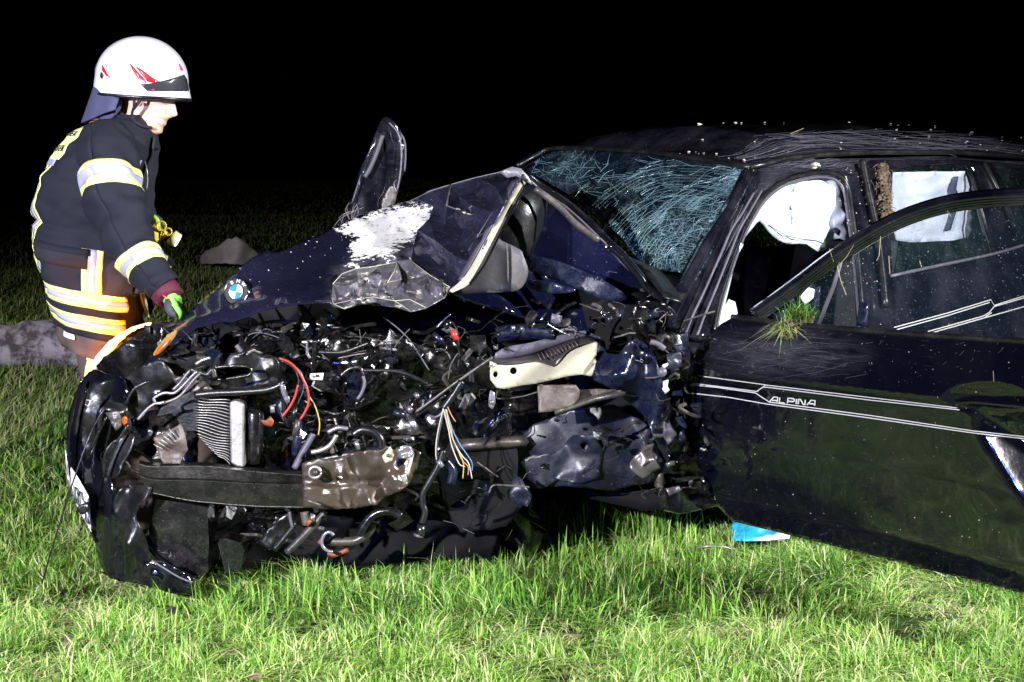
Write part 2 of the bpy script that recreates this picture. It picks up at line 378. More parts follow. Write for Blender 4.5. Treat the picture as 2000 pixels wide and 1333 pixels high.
for i in range(ns+1):
    for j in range(nw+1):
        w = .22+(1.38-.22)*j/nw
        s0 = lerp1([(.22, nz[0][0]), (.6, (nz[0][0]+cz_[0][0])/2-.01), (.88, cz_[0][0]), (1.38, fz[0][0])], w)
        s = s0+(sE-s0)*(i/ns)**1.2
        z = roofz(s, w)-.020*max(0, math.sin((s-1.1)*2.2))*math.exp(-((w-.45)/.16)**2)+.006*noise.noise(Vector((s*4, w*5, 2)))
        m.v.append(CF(s, w, z))
        m.a.setdefault('dust', []).append(.6*max(0, 1-abs(w-.36)/.24)*min(1, s*1.2))
for i in range(ns):
    for j in range(nw): a = i*(nw+1)+j; m.f.append((a, a+1, a+nw+2, a+nw+1))
m.f = [f[::-1] for f in m.f]
roof = m.build('roof', M['paint_dusty'], car, True, .004, -1)
MB().tube([CF(s, .2, lerp1(nz, s)-.004) for s in np.linspace(.55, 3.6, 30)], .010, 8).build('roof_trim', M['plastic'], car)
# ---- windscreen
WA, WB_, WC_ = sidep(.22)(1460, 328), sidep(1.38)(1080, 292), sidep(.1)(1338, 533)
wn0 = (WB_-WA).cross(WC_-WA).normalized()
wsc = plane3(WA, WB_, WC_, lambda px, py: .03*math.sin(max(0, min(1, (px-1010)/440))*math.pi)+.008*noise.noise(Vector((px/45, py/45, 1))))
wo = [(1082, 291), (1180, 293), (1290, 302), (1380, 314), (1458, 327), (1452, 345), (1446, 362), (1434, 380), (1423, 384), (1415, 402), (1404, 412), (1396, 434), (1386, 440), (1378, 458), (1368, 462), (1358, 484), (1350, 498), (1338, 520), (1330, 532), (1300, 528), (1262, 520), (1238, 497), (1215, 465), (1170, 425), (1120, 385), (1060, 350), (1010, 326), (1040, 308)]
wdust = lambda px, py: max(0, min(1, max(1-math.hypot(px-1310, (py-500)*1.0)/210, 1-dseg(px, py, (1456, 335), (1330, 530))/75, .75-math.hypot(px-1095, py-320)/90)))
wscreen = panel('windscreen', wo, wsc, M['shatter'], car, 12, .005, attrs={'dust': wdust}, label='shattered windscreen with dense cracks')
m = MB(); rr = random.Random(4)
def wcrack(P, r=.0007, jit=2.0):
    Q = [(x+rr.uniform(-jit, jit), y+rr.uniform(-jit, jit)) for x, y in P]
    run = []
    for x, y in [(v.x, v.y) for v in catmull([(x, y, 0) for x, y in Q], 4)]:
        if inpoly(x, y, wo) and rr.random() > .06 and noise.noise(Vector((x/75, y/48, 6))) > -.10-.4*wdust(x, y): run.append(wsc(x, y, .004))
        else:
            if len(run) > 1: m.tube(run, r*rr.uniform(.6, 1.3), 3, cap=False)
            run = []
    if len(run) > 1: m.tube(run, r*rr.uniform(.6, 1.3), 3, cap=False)
for i in range(34):  # long arcs sweeping from the lower edge up to the near top corner
    t = i/33; x0, y0 = 1150+t*185, 410+t*125; x1, y1 = 1456-t*120+rr.uniform(-8, 8), 338+t*185
    x1 = max(x1, x0+20)
    wcrack([(x0+(x1-x0)*k-26*math.sin(k*math.pi)*(1-t*.6), y0+(y1-y0)*k-(34*(1-t)+10)*math.sin(k*math.pi)) for k in [j/7 for j in range(8)]], .0007, 1.2)
for i in range(26):
    x0, y0 = rr.uniform(1200, 1330), rr.uniform(430, 500); L = rr.uniform(60, 150)
    wcrack([(x0+L*k, y0-L*.75*k-18*math.sin(k*3)) for k in [j/5 for j in range(6)]], .0006, 2)
def walk(x, y, a, L, n_, dv=.35, r=.0007):
    dv *= .6
    P = [(x, y)]
    for _ in range(n_): a += rr.uniform(-dv, dv); x += math.cos(a)*L; y += math.sin(a)*L; P.append((x, y))
    wcrack(P, r, .8)
for i in range(60): walk(rr.gauss(1095, 40), rr.gauss(325, 22), rr.uniform(0, 6.28), 9, rr.randint(3, 9), .6)
for i in range(80): walk(rr.gauss(1290, 70), rr.gauss(450, 48), rr.uniform(2.3, 3.4)+rr.choice([0, 0, 1.2]), 9, rr.randint(3, 10), .5, .0006)
for i in range(60): walk(rr.uniform(1130, 1440), rr.uniform(310, 420), rr.uniform(2.4, 3.6), 11, rr.randint(3, 8), .5, .0006)
for i in range(60):
    a = rr.uniform(1.6, 3.3); walk(1450+rr.gauss(0, 5), 342+rr.gauss(0, 8), a, 7, rr.randint(3, 9), .4, .0008)
for i in range(60): walk(rr.uniform(1240, 1335), rr.gauss(508, 8), rr.uniform(1.3, 1.8), 6, rr.randint(2, 5), .2, .0008)
m.build('crack', M['crack'], wscreen, False, kind='stuff')
# torn rim of the glass along the pillar
panel('glass_rim', [(1462, 335), (1470, 345), (1440, 400), (1412, 440), (1385, 500), (1360, 545), (1345, 555), (1352, 525), (1375, 480), (1400, 440), (1430, 400), (1448, 372)], plane3(WA+Vector((0, .03, 0)), WB_, WC_), M['shatter'], wscreen, 10, .004, attrs={'dust': lambda a, b: .6})
panel('wiper_cowl', [(1262, 515), (1300, 532), (1345, 535), (1350, 560), (1330, 590), (1300, 580), (1270, 545), (1225, 500)], plane3(WC_+Vector((0, .02, -.03)), WB_, WC_+Vector((0, -.3, -.1))), M['plastic'], car, 12, .006)
hose('header_seal', [(1010, 324, 7.15), (1045, 305, 7.2), (1082, 290, 7.18), (1180, 292, 6.95), (1290, 301, 6.7), (1380, 313, 6.48), (1463, 327, 6.28)], .009, M['plastic'], car)
# far side: pillar, door band and rear half of the shell (mostly hidden)
for (nm, w, dz) in (('far_body_side', 1.72, 0),):
    m = MB(); S = np.linspace(-.35, 3.9, 18)
    for s in S:
        for z, dw in ((.22, -.08), (.55, 0), (.95, .0)): m.v.append(CF(s, w+dw, z))
    for i in range(17):
        for j in range(2): a = i*3+j; m.f.append((a, a+1, a+4, a+3))
    m.build(nm, M['paint'], car, True, .02, -1)
for s0, s1 in ((.02, .62), (1.25, 1.3), (2.15, 2.2), (3.75, 3.5)):
    MB().tube([CF(s0, 1.70, .95), CF(s1, 1.42, 1.42)], .035, 6).build('pillar', M['paint'], car)
m = MB(); m.box(CF(1.9, .9, .25), AX*2.0, IN*.82, (0, 0, .03)); m.build('floor_pan', M['void'], car)
m = MB(); m.box(CF(-.0, .95, .60), AX*.06, IN*.74, (0, 0, .36)); m.build('bulkhead', M['void'], car)
m = MB(); m.tube([CF(.22, .2, .90), CF(.28, .8, .95), CF(.25, 1.6, .93)], .11, 10, flat=.7); m.build('dashboard', M['interior'], car)
for w in (.45, 1.25):
    for s in (1.15, 2.25):
        m = MB(); m.box(CF(s, w, .52), AX*.25, IN*.24, (0, 0, .08)); m.box(CF(s+.27, w, .80), AX*.07+Vector((0, 0, .02)), IN*.23, Vector((0, 0, .28))+AX*.07); m.box(CF(s+.36, w, 1.17), AX*.04, IN*.12, (0, 0, .08))
        bevel(m.build('seat', M['interior'], car), .03, 3)
m = MB(); m.box(CF(3.9, .87, .65), AX*.03, IN*.85, (0, 0, .38)); m.build('tailgate', M['paint'], car)
m = MB(); m.v = [CF(3.66, .24, 1.36), CF(3.66, 1.38, 1.36), CF(3.9, 1.65, 1.0), CF(3.9, .1, 1.0)]; m.f = [(0, 1, 2, 3)]; m.build('rear_window', M['glass'], car, solid=.004)
def wheel(c, nm='rear_wheel'):
    m = MB(); m.tube([c-IN*.10, c-IN*.085, c+IN*.085, c+IN*.10], [.29, .325, .325, .29], 40); w_ = m.build(nm, M['rubber'], car)
    m = MB(); m.tube([c-IN*.105, c-IN*.09], [.20, .22], 30)
    for k in range(5):
        a = k*2*math.pi/5; d = AX*math.cos(a)+Vector((0, 0, 1))*math.sin(a); m.box(c-IN*.11+d*.12, d*.1, IN*.01, d.cross(IN)*.02)
    m.build('rim', M['alu'], w_)
wheel(CF(2.75, .12, .33)); wheel(CF(2.75, 1.62, .33)); wheel(CF(-.35, 1.62, .33), 'front_wheel')
# ---- near body side
gp = plane3(CF(.1, .03, .92), CF(2.6, .03, .92), CF(1.3, .215, 1.38))
gpo = lambda e: (lambda px, py: gp(px, py, e))
rail = [(1470, 330), (1500, 316), (1530, 309), (1600, 301), (1700, 296), (1850, 297), (2000, 307), (2140, 322), (2140, 345), (2000, 322), (1900, 313), (1850, 311), (1700, 312), (1690, 330), (1664, 345), (1640, 334), (1600, 331), (1560, 337), (1520, 352), (1492, 378), (1475, 402), (1462, 425), (1448, 410), (1440, 395)]
panel('roof_rail', rail, lambda px, py: gp(px, py, .012*math.sin(px/40)), M['paint_dusty'], car, 9, .02, attrs={'dust': lambda x, y: .45}, label='scraped roof rail')
apil = [(1462, 330), (1490, 335), (1462, 425), (1440, 480), (1420, 540), (1400, 600), (1385, 655), (1372, 662), (1345, 655), (1320, 640), (1308, 610), (1325, 570), (1345, 535), (1380, 470), (1400, 440), (1432, 395)]
panel('windscreen_pillar', apil, lambda px, py: gp(px, py, .03+.012*math.sin((px+py*.5)/18)), M['paint_dusty'], car, 9, .03, attrs={'dust': lambda x, y: .08})
m = MB()
for k in (0, 2.6):
    P = [(1488-k*6, 372+k*2), (1462-k*5, 418), (1444-k*6, 450), (1420-k*7, 510), (1396-k*8, 570), (1375-k*9, 620), (1362-k*9, 655)]
    m.tube(catmull([gp(x, y, .05+.004*k) for x, y in P], 5), .0045, 6)
m.build('pillar_flange', M['lilac'], car, label='buckled lilac-grey pillar flange')
bp = [(1640, 333), (1664, 343), (1690, 322), (1706, 312), (1728, 330), (1738, 440), (1745, 560), (1752, 700), (1740, 760), (1690, 760), (1686, 650), (1678, 520), (1668, 420), (1656, 365)]
bpil = panel('door_pillar', bp, gpo(.0), M['paint_dusty'], car, 10, .03, attrs={'dust': lambda x, y: .15})
MB().tube(catmull([gp(x, y, .02) for x, y in [(1684, 314), (1690, 345), (1702, 400), (1712, 450), (1722, 520), (1730, 600)]], 6), .014, 10).build('trim', M['plastic'], bpil)
seal = [(1392, 652), (1404, 590), (1425, 520), (1446, 462), (1462, 428), (1490, 385), (1530, 356), (1575, 342), (1612, 338), (1640, 346), (1656, 368), (1664, 420), (1672, 480), (1680, 560), (1688, 660)]
MB().tube(catmull([gp(x, y, .0) for x, y in seal], 6), .011, 8).build('door_seal', M['rubber'], car)
MB().tube(catmull([gp(x+(4 if x < 1500 else 0)-(7 if x > 1620 else 0), y+7, -.015) for x, y in seal], 6), .007, 8).build('door_seal', M['lilac'], car)
rw = [(1733, 333), (1790, 322), (1888, 318), (1900, 330), (1922, 420), (1942, 496), (1830, 520), (1742, 540), (1738, 440)]
rd = [(1706, 313), (1850, 312), (2000, 323), (2150, 348), (2160, 800), (1980, 830), (1800, 850), (1748, 860), (1746, 640), (1738, 440)]
qw = [(1940, 322), (2010, 330), (2100, 352), (2080, 420), (2000, 470), (1985, 474), (1960, 400)]
rdp = panel('rear_door', rd, gpo(.0), M['paint_dusty'], car, 14, .03, holes=[rw, qw], attrs={'dust': lambda x, y: .05 if y > 500 else .15})
panel('window_pane', rw, gpo(-.012), M['glass'], rdp, 30, .004)
panel('quarter_window', qw, gpo(-.012), M['glass'], rdp, 30, .004)
MB().tube(catmull([gp(x, y, .006) for x, y in [(1738, 540), (1830, 520), (1942, 496), (2010, 476)]], 4), .007, 6).build('trim', M['lilac'], rdp)
MB().tube([gp(x, y, .008) for x, y in [(1890, 318), (1914, 400), (1940, 492)]], .008, 6).build('window_bar', M['plastic'], rdp)
MB().tube([gp(x, y, .008) for x, y in [(1922, 318), (1950, 372), (1990, 470)]], .011, 6).build('window_bar', M['plastic'], rdp)
def strip_mb(m, surf, P, wpx, e=.006):
    P = [Vector((p[0], p[1], 0)) for p in P]; vs = []
    for i, p in enumerate(P):
        t = (P[min(i+1, len(P)-1)]-P[max(i-1, 0)]).normalized(); n_ = Vector((-t.y, t.x, 0))*wpx/2
        vs += [surf(p.x+n_.x, p.y+n_.y, e), surf(p.x-n_.x, p.y-n_.y, e)]
    return m.add(vs, [(2*i, 2*i+1, 2*i+3, 2*i+2) for i in range(len(P)-1)])
m = MB()
for P in ([(1746, 640), (1850, 612), (1935, 586), (1942, 597), (2040, 566)], [(1752, 644), (1850, 617), (1933, 591)], [(1812, 648), (1920, 618), (1932, 611), (1942, 599), (2040, 571)], [(1818, 651), (1920, 622), (2040, 588)], [(1925, 619), (1937, 611)]):
    strip_mb(m, gp, P, 2.0, .004)
m.build('pinstripe', M['stripe'], rdp, False)
panel('quarter_panel', [(2150, 330), (2600, 380), (2700, 760), (2500, 880), (2300, 800), (2155, 800)], gpo(0), M['paint'], car, 40, .03)
m = MB(); m.box(CF(1.3, .06, .27), AX*1.3, IN*.05, (0, 0, .07)); bevel(m.build('door_sill', M['paint'], car), .02, 3)
# ---- airbags
def folds(px, py, k=1):
    return folds0(px, py, k)+k*.022*(1-abs(math.sin(px/30+py/55+2.2*noise.noise(Vector((px/70, py/70, 2))))))**3
def folds0(px, py, k=1): return .7*k*(.016*noise.noise(Vector((px/34, py/60, 5)))+.010*math.sin(px/13+3*noise.noise(Vector((px/60, py/60, 1))))+.006*noise.noise(Vector((px/14, py/22, 8))))
sb = onplane(CF(0, .26, 0), IN, lambda px, py: folds(px, py)+.03*math.sin((py-340)/45))
ab1 = [(1436, 455), (1462, 420), (1490, 388), (1530, 362), (1575, 348), (1612, 346), (1634, 354), (1645, 380), (1652, 420), (1660, 470), (1640, 466), (1622, 472), (1613, 487), (1597, 492), (1575, 477), (1545, 477), (1520, 470), (1500, 452), (1484, 432), (1470, 446), (1452, 468), (1436, 490), (1425, 500)]
panel('side_airbag', spl(ab1, 2), sb, M['airbag'], car, 8, .004, label='white deflated curtain airbag draped in the door opening')
panel('side_airbag', [(1440, 470), (1452, 478), (1436, 510), (1425, 560), (1415, 600), (1424, 585), (1436, 590), (1441, 612), (1432, 628), (1410, 640), (1392, 650), (1398, 610), (1408, 560), (1420, 510)], onplane(CF(0, .12, 0), IN, lambda a, b: folds(a, b, .6)), M['airbag'], car, 8, .004, label='narrow white airbag strip hanging along the windscreen pillar')
ab2 = [(1745, 338), (1800, 336), (1885, 335), (1896, 372), (1903, 430), (1900, 462), (1860, 470), (1780, 474), (1750, 470), (1738, 420)]
panel('side_airbag', ab2, onplane(CF(0, .22, 0), IN, lambda a, b: folds(a*.6, b*1.6, .9)), M['airbag'], car, 8, .004, label='white curtain airbag behind the rear side window')
for P, w_ in (([(1862, 345), (1872, 345), (1868, 370), (1877, 390), (1866, 420), (1857, 450), (1846, 452), (1856, 420), (1863, 395), (1856, 370)], .205), ([(1638, 384), (1648, 395), (1641, 420), (1649, 440), (1637, 461), (1626, 450), (1633, 432), (1619, 420), (1632, 405)], .235)):
    panel('airbag_tether', P, onplane(CF(0, w_, 0), IN), M['guard'], car, 6, .002, label='blue-grey strip on the airbag')
for P in ([(1500, 440), (1540, 462), (1590, 470), (1612, 478)],): MB().tube(catmull([sb(x, y)-IN*.004 for x, y in P], 6), .0016, 5).build('airbag_seam', M['lilac'], car)
# ================================================================ bonnet
htop = [(300, 690), (330, 645), (380, 598), (440, 548), (490, 505), (520, 490), (545, 492), (600, 467), (660, 440), (700, 421), (760, 402), (800, 392), (840, 372), (880, 360), (930, 346), (975, 336), (1000, 327), (1022, 340)]
hbot = [(300, 694), (345, 672), (385, 640), (400, 637), (432, 628), (450, 630), (480, 620), (510, 607), (560, 596), (600, 592), (645, 590), (652, 598), (672, 602), (700, 594), (750, 596), (800, 607), (832, 600), (860, 585), (880, 570), (905, 556), (920, 530), (950, 470), (985, 400), (1022, 342)]
def hsurf_base(px, py):
    t_, b_ = lerp1(htop, px), lerp1(hbot, px); k = max(0, min(1, (b_-py)/max(18, b_-t_)))
    yb = lerp1([(300, 5.60), (400, 5.46), (650, 5.28), (860, 5.36), (1022, 5.75)], px); yt = lerp1([(300, 5.64), (380, 5.56), (470, 5.58), (540, 5.72), (620, 5.92), (760, 6.2), (1022, 6.15)], px)
    return yb+(yt-yb)*k
scr_poly = [(655, 448), (700, 424), (780, 404), (842, 404), (838, 440), (815, 452), (805, 470), (775, 478), (768, 500), (740, 500), (700, 506), (684, 520), (690, 478), (700, 462)]
low_poly = [(648, 560), (665, 540), (700, 530), (760, 512), (800, 520), (860, 552), (880, 570), (832, 600), (800, 608), (700, 595), (672, 602), (648, 590)]
crush = [(640, 600), (655, 535), (700, 500), (760, 480), (800, 400), (860, 350), (1022, 320), (1022, 420), (900, 580), (830, 620), (700, 620)]
cm = polymask(crush, 26); sm_, lm = polymask(scr_poly, 22), polymask(low_poly, 14)
ridges = [([(660, 545), (690, 560), (700, 590)], -.05, 7), ([(790, 545), (770, 575), (800, 600)], -.06, 7), ([(840, 540), (860, 575)], -.05, 7), ([(905, 415), (930, 470), (900, 520)], -.05, 9), ([(820, 430), (870, 470), (900, 480)], -.04, 9), ([(658, 560), (700, 548), (760, 536), (788, 512)], -.045, 10), ([(735, 562), (760, 530), (788, 512)], .03, 7), ([(788, 512), (830, 540), (880, 562)], -.04, 9), ([(800, 508), (850, 530), (885, 560)], .03, 8),
          ([(650, 585), (700, 582), (760, 578), (820, 590)], -.04, 7), ([(790, 400), (870, 405), (905, 415), (940, 425)], -.035, 8), ([(873, 365), (880, 405)], -.03, 7), ([(905, 480), (885, 560)], .02, 10), ([(975, 340), (960, 430), (905, 520)], -.05, 12),
          ([(690, 515), (730, 495), (788, 512)], -.02, 9), ([(800, 568), (840, 545)], -.03, 8)]
def hY(px, py):
    y = hsurf_base(px, py); c = cm(px, py)
    wx, wy = warp(px, py)
    y += c*(.085*facet(wx, wy, 66, 2)+.030*facet(wx, wy, 32, 5)+(.05*facet(wx, wy, 48, 15) if px > 840 else 0))+.004*noise.noise(Vector((px/30, py/30, 4)))
    y += lm(px, py)*(.060*facet(wx, wy, 34, 77)+.03*facet(px, py, 19, 78))
    if c > 0:
        for P, a, w in ridges:
            d = dline(px, py, P)
            if d < w*4: y += a*math.exp(-d/w)
    y -= .02*math.exp(-((py-(lerp1(hbot, px)-22))/20)**2)*(1-c)
    return y
hood_out = htop+hbot[::-1][1:-1]
creamline = [(1020, 350), (985, 400), (955, 455), (925, 520), (905, 552), (882, 566)]
bonnet = panel('bonnet', hood_out, yplane(hY), M['hood'], car, 6, .004, attrs={
    'wear': lambda x, y: max(sm_(x, y), .20*lm(x, y), .55*math.exp(-dline(x, y, [(690, 421), (780, 398), (842, 396)])/9)),
    'grey': lambda x, y: max(lm(x, y), .5*polymask(crush, 20)(x, y)*(1 if x < 860 else .4)),
    'creamy': lambda x, y: max(.8*math.exp(-dline(x, y, [(795, 394), (830, 378), (873, 362), (930, 346), (975, 337), (1000, 328)])/5), .8*math.exp(-dline(x, y, [(735, 562), (760, 530), (788, 512), (800, 545), (850, 580)])/4), .75*math.exp(-dline(x, y, [(655, 585), (650, 560), (675, 535), (720, 522), (788, 512)])/4), .7*math.exp(-dline(x, y, [(875, 365), (880, 400), (905, 415), (940, 428), (965, 400)])/4), .62*math.exp(-dline(x, y, [(800, 505), (840, 535), (885, 560)])/7), .6*math.exp(-dline(x, y, [(650, 583), (700, 585), (760, 580), (800, 600), (832, 602)])/8), .55*math.exp(-dline(x, y, [(655, 563), (700, 548), (760, 536)])/5), .55*math.exp(-dline(x, y, [(600, 466), (660, 439), (700, 421)])/5))},  # cream crease lines: bare edges plus highlights painted into the colour
    label='crumpled black bonnet with paint scraped to bare metal')
# folded edge of the bonnet: cream flange and inner frame
m = MB()
def ribbon(m, A, B, sub=5):
    a, b = catmull(px3(A), sub), catmull(px3(B), sub); vs = []
    for p, q in zip(a, b): vs += [p, q]
    return m.add(vs, [(2*i, 2*i+2, 2*i+3, 2*i+1) for i in range(len(a)-1)])
ribbon(m, [(1018, 352, 5.80), (986, 402, 5.68), (958, 452, 5.56), (925, 512, 5.45), (905, 543, 5.36), (878, 568, 5.30)], [(1026, 358, 5.82), (1000, 405, 5.68), (970, 462, 5.56), (940, 520, 5.45), (915, 556, 5.36), (884, 572, 5.30)])
m.build('bonnet_flange', M['cream'], bonnet, True, .006)
def fold_mesh(name, outline, pts, base_off, mt, label, creases, cm_='cream', cr=.0012):
    allp = [(x, y, d) for x, y, d in outline+pts]
    def sY(x, y):
        b = min(allp, key=lambda q: (q[0]-x)**2+(q[1]-y)**2); return V(x, y, hsurf_base(x, y)+base_off+b[2])
    o = panel(name, [(p[0], p[1]) for p in outline], sY, M[mt], bonnet, 500, .004, smooth=False, pts=[(p[0], p[1]) for p in pts], label=label)
    for c in creases: MB().tube([sY(x, y)-Vector((0, .003, 0)) for x, y in c], cr*random.uniform(.6, 1.3), 5).build('crease_edge', M[cm_], o)  # pale tubes added along the creases as painted edge highlights
    return o
fold_mesh('bonnet_fold', [(648, 582, 0), (650, 555, -.01), (668, 535, 0), (695, 525, -.02), (735, 520, -.03), (775, 512, -.02), (800, 507, -.06), (840, 538, -.03), (879, 561, 0), (868, 580, .0), (832, 601, .0), (802, 608, -.02), (770, 599, .0), (735, 590, -.02), (702, 594, .0), (672, 603, -.02), (652, 594, .0)],
    [(742, 562, .03), (757, 552, -.09), (700, 573, .04), (728, 580, -.06), (790, 545, .05), (826, 560, -.08), (771, 588, -.07), (760, 574, .03), (680, 560, -.07), (715, 545, .02), (700, 549, -.05), (842, 580, .03), (800, 585, -.03), (812, 570, .03), (770, 530, -.08), (740, 538, -.02), (665, 577, .02), (690, 586, -.05)], -.06, 'crumple', 'crushed silver-grey lower edge of the bonnet',
    [[(650, 555), (668, 535), (695, 525), (735, 520), (775, 512)], [(742, 562), (757, 552), (770, 530), (775, 512)], [(800, 507), (840, 538), (879, 561)], [(652, 594), (690, 586), (728, 580), (771, 588), (802, 608)], [(648, 582), (652, 594), (672, 603), (702, 594)], [(757, 552), (790, 545)], [(771, 588), (800, 585), (832, 601)], [(760, 574), (771, 588)]])
fold_mesh('bonnet_fold', [(812, 388, .0), (842, 373, -.01), (880, 361, .0), (930, 347, -.02), (975, 337, .0), (1000, 330, .0), (985, 400, -.01), (955, 455, .0), (925, 515, .0), (905, 545, -.01), (880, 560, .0), (842, 536, .0), (803, 505, -.02), (815, 450, .0), (838, 428, .0), (846, 404, .0)],
    [(873, 402, -.09), (905, 415, .05), (962, 415, -.09), (940, 375, .05), (895, 382, -.02), (850, 470, -.06), (898, 462, .05), (932, 436, -.03), (862, 515, .05), (888, 500, -.07), (915, 490, .0), (955, 395, .03), (870, 440, .03), (830, 482, .04), (922, 402, -.04), (968, 365, -.07)], -.05, 'fold', 'folded glossy blue-black upper corner of the bonnet',
    [[(812, 388), (842, 373), (880, 361), (930, 347), (975, 337), (1000, 330)], [(873, 402), (905, 415), (922, 402)], [(880, 361), (873, 402)], [(962, 415), (915, 490)]], 'lilac', .003)
m = MB(); ribbon(m, [(1005, 345, 5.86), (975, 395, 5.76), (945, 452, 5.64), (912, 512, 5.52), (895, 548, 5.42)], [(1016, 352, 5.79), (983, 402, 5.67), (955, 452, 5.55), (922, 512, 5.44), (902, 546, 5.36)])
m.build('bonnet_flange', M['lilac'], bonnet, True, .004)
hose('bonnet_flange', [(1028, 360, 5.80), (1003, 405, 5.67), (974, 462, 5.55), (944, 520, 5.44), (917, 556, 5.36)], .005, M['paint'], bonnet)
panel('bonnet_tip', [(975, 336), (1000, 326), (1018, 330), (1032, 345), (1040, 362), (1022, 352), (1008, 344), (990, 348)], yplane(5.78), M['glint'], bonnet, 8, .01)
# underside of the folded bonnet / inner wing, dark blue
und = [(1028, 345), (1060, 370), (1110, 405), (1160, 450), (1200, 490), (1245, 535), (1303, 588), (1300, 640), (1250, 660), (1180, 650), (1100, 640), (1000, 615), (900, 590), (880, 572), (930, 520), (975, 455), (1005, 400)]
def undY(px, py): return 6.05+.25*(px-880)/420-(py-345)*.0006+.05*facet(*warp(px, py), 110, 9)+.008*noise.noise(Vector((px/40, py/40, 0)))
panel('bonnet_underside', und, yplane(undY), M['bluepaint'], car, 9, .01)
hose('bonnet_edge', [(1028, 340, 5.9), (1062, 366, 5.92), (1110, 398, 5.93), (1160, 442, 5.92), (1205, 490, 5.92), (1250, 537, 5.92), (1302, 588, 5.9)], .012, M['paint_dusty'], car)
hose('bonnet_edge', [(1033, 352, 5.84), (1062, 376, 5.86), (1108, 408, 5.86), (1150, 446, 5.85), (1190, 485, 5.85), (1235, 532, 5.85), (1300, 586, 5.84)], .0055, M['lilac'], car)
hose('bonnet_edge', [(1045, 368, 5.8), (1090, 402, 5.8), (1128, 440, 5.8), (1170, 470, 5.8)], .012, M['mudmetal'], car)
hose('bonnet_hinge', [(1190, 478, 5.83), (1215, 500, 5.83), (1245, 535, 5.83), (1268, 565, 5.83), (1300, 588, 5.82)], .016, M['paint'], car)
panel('heat_shield', spl([(905, 548), (935, 500), (958, 470), (972, 462), (978, 470), (1015, 488), (1022, 500), (1032, 530), (1022, 558), (1000, 570), (940, 572), (890, 574)], 3), yplane(lambda x, y: 5.62+.012*noise.noise(Vector((x/40, y/40, 0)))), M['greyplastic'], car, 12, .01)
panel('inner_wing', spl([(1030, 500), (1080, 508), (1130, 525), (1180, 548), (1225, 580), (1200, 590), (1140, 572), (1080, 545), (1035, 530)], 3), yplane(lambda x, y: 5.85+.02*facet(x, y, 50, 6)), M['wetblue'], car, 9, .01)
panel('inner_wing', spl([(1030, 552), (1060, 548), (1100, 556), (1125, 568), (1080, 574), (1040, 566)], 3), yplane(lambda x, y: 5.8+.02*facet(x, y, 22, 1)), M['wetblue'], car, 9, .01)
MB().tube([V(1020, 360, 6.0), V(1000, 420, 6.0), V(985, 470, 5.98), V(980, 530, 5.95)], [.10, .12, .11, .08], 16).build('air_hose', M['rubber'], car)
m = MB()
for k in range(5): m.tube([V(1000+2*math.cos(a)*0+24*math.cos(a), 410+k*22+9*math.sin(a), 5.84) for a in [j*.35 for j in range(18)]], .005, 5, cap=False)
# badge
bcx, bcy = 463, 571
bs = lambda px, py, e=0: V(px, py, hsurf_base(px, py)-.02-e*1.3)
# roundel lies on the bonnet: build on its local tangent
p0 = V(bcx, bcy, hY(bcx, bcy)-.022); e1 = (V(bcx+18, bcy-24, hY(bcx+18, bcy-24))-V(bcx, bcy, hY(bcx, bcy))); e1.normalize()
e2 = (V(bcx+16, bcy+16, hY(bcx+16, bcy+16)-.01)-V(bcx, bcy, hY(bcx, bcy))).normalized(); nb = ((CAM-p0).normalized()+Vector((-.50, 0, .22))).normalized(); e1 = (Vector((.12, 0, 1))-nb*nb.z).normalized(); e1 = (e1-nb*e1.dot(nb)).normalized()
if nb.dot(CAM-p0) < 0: nb = -nb
e2 = nb.cross(e1); e2 = e2.normalized()
if e2.dot(Vector((1, 0, 0))) < 0: e2 = -e2
br = .042
def disc(m, r0, r1, h, a0=0, a1=2*math.pi, n=40):
    vs = []
    for i in range(n+1):
        a = a0+(a1-a0)*i/n; d = e2*math.cos(a)+e1*math.sin(a); vs += [p0+d*r0+nb*h, p0+d*r1+nb*h]
    return m.add(vs, [(2*i, 2*i+1, 2*i+3, 2*i+2) for i in range(n)])
badge = disc(MB(), 0, br, .003).build('badge', M['ink'], bonnet, False, .004)
MB().tube([p0-nb*.03, p0+nb*.001], br, 32).build('badge_mount', M['paint'], bonnet)
m = MB(); m.tube([p0+(e2*math.cos(a)+e1*math.sin(a))*br+nb*.006 for a in [k*math.pi/20 for k in range(41)]], .0022, 6); m.build('badge_ring', M['chrome'], badge)
m = MB(); m.tube([p0+(e2*math.cos(a)+e1*math.sin(a))*br*.6+nb*.008 for a in [k*math.pi/20 for k in range(41)]], .0012, 6); m.build('badge_ring', M['chrome'], badge)
for k in range(4): disc(MB(), 0, br*.6, .0075, k*math.pi/2+.0, (k+1)*math.pi/2+.0, 10).build('badge_quarter', M['badgeblue'] if k % 2 else M['white'], badge, False)
def text(name, body, loc, xd, yd, size, mt, parent, sx=1, ext=.0006):
    c = D.curves.new(name, 'FONT'); c.body = body; c.size = size; c.extrude = ext; c.align_x = 'CENTER'; c.align_y = 'CENTER'; c.space_character = 1.05
    t_ = D.objects.new('t', c); COL.objects.link(t_); me = D.meshes.new_from_object(t_.evaluated_get(bpy.context.evaluated_depsgraph_get())); D.objects.remove(t_); me.name = name; o = D.objects.new(name, me); COL.objects.link(o); me.materials.clear(); me.materials.append(mt)
    xd = Vector(xd).normalized(); yd = Vector(yd); zd = xd.cross(yd).normalized(); yd = zd.cross(xd)
    o.parent = parent; mtx = Matrix((xd*sx, yd, zd)).transposed().to_4x4(); mtx.translation = Vector(loc)-root_loc(parent); o.matrix_local = mtx; return o
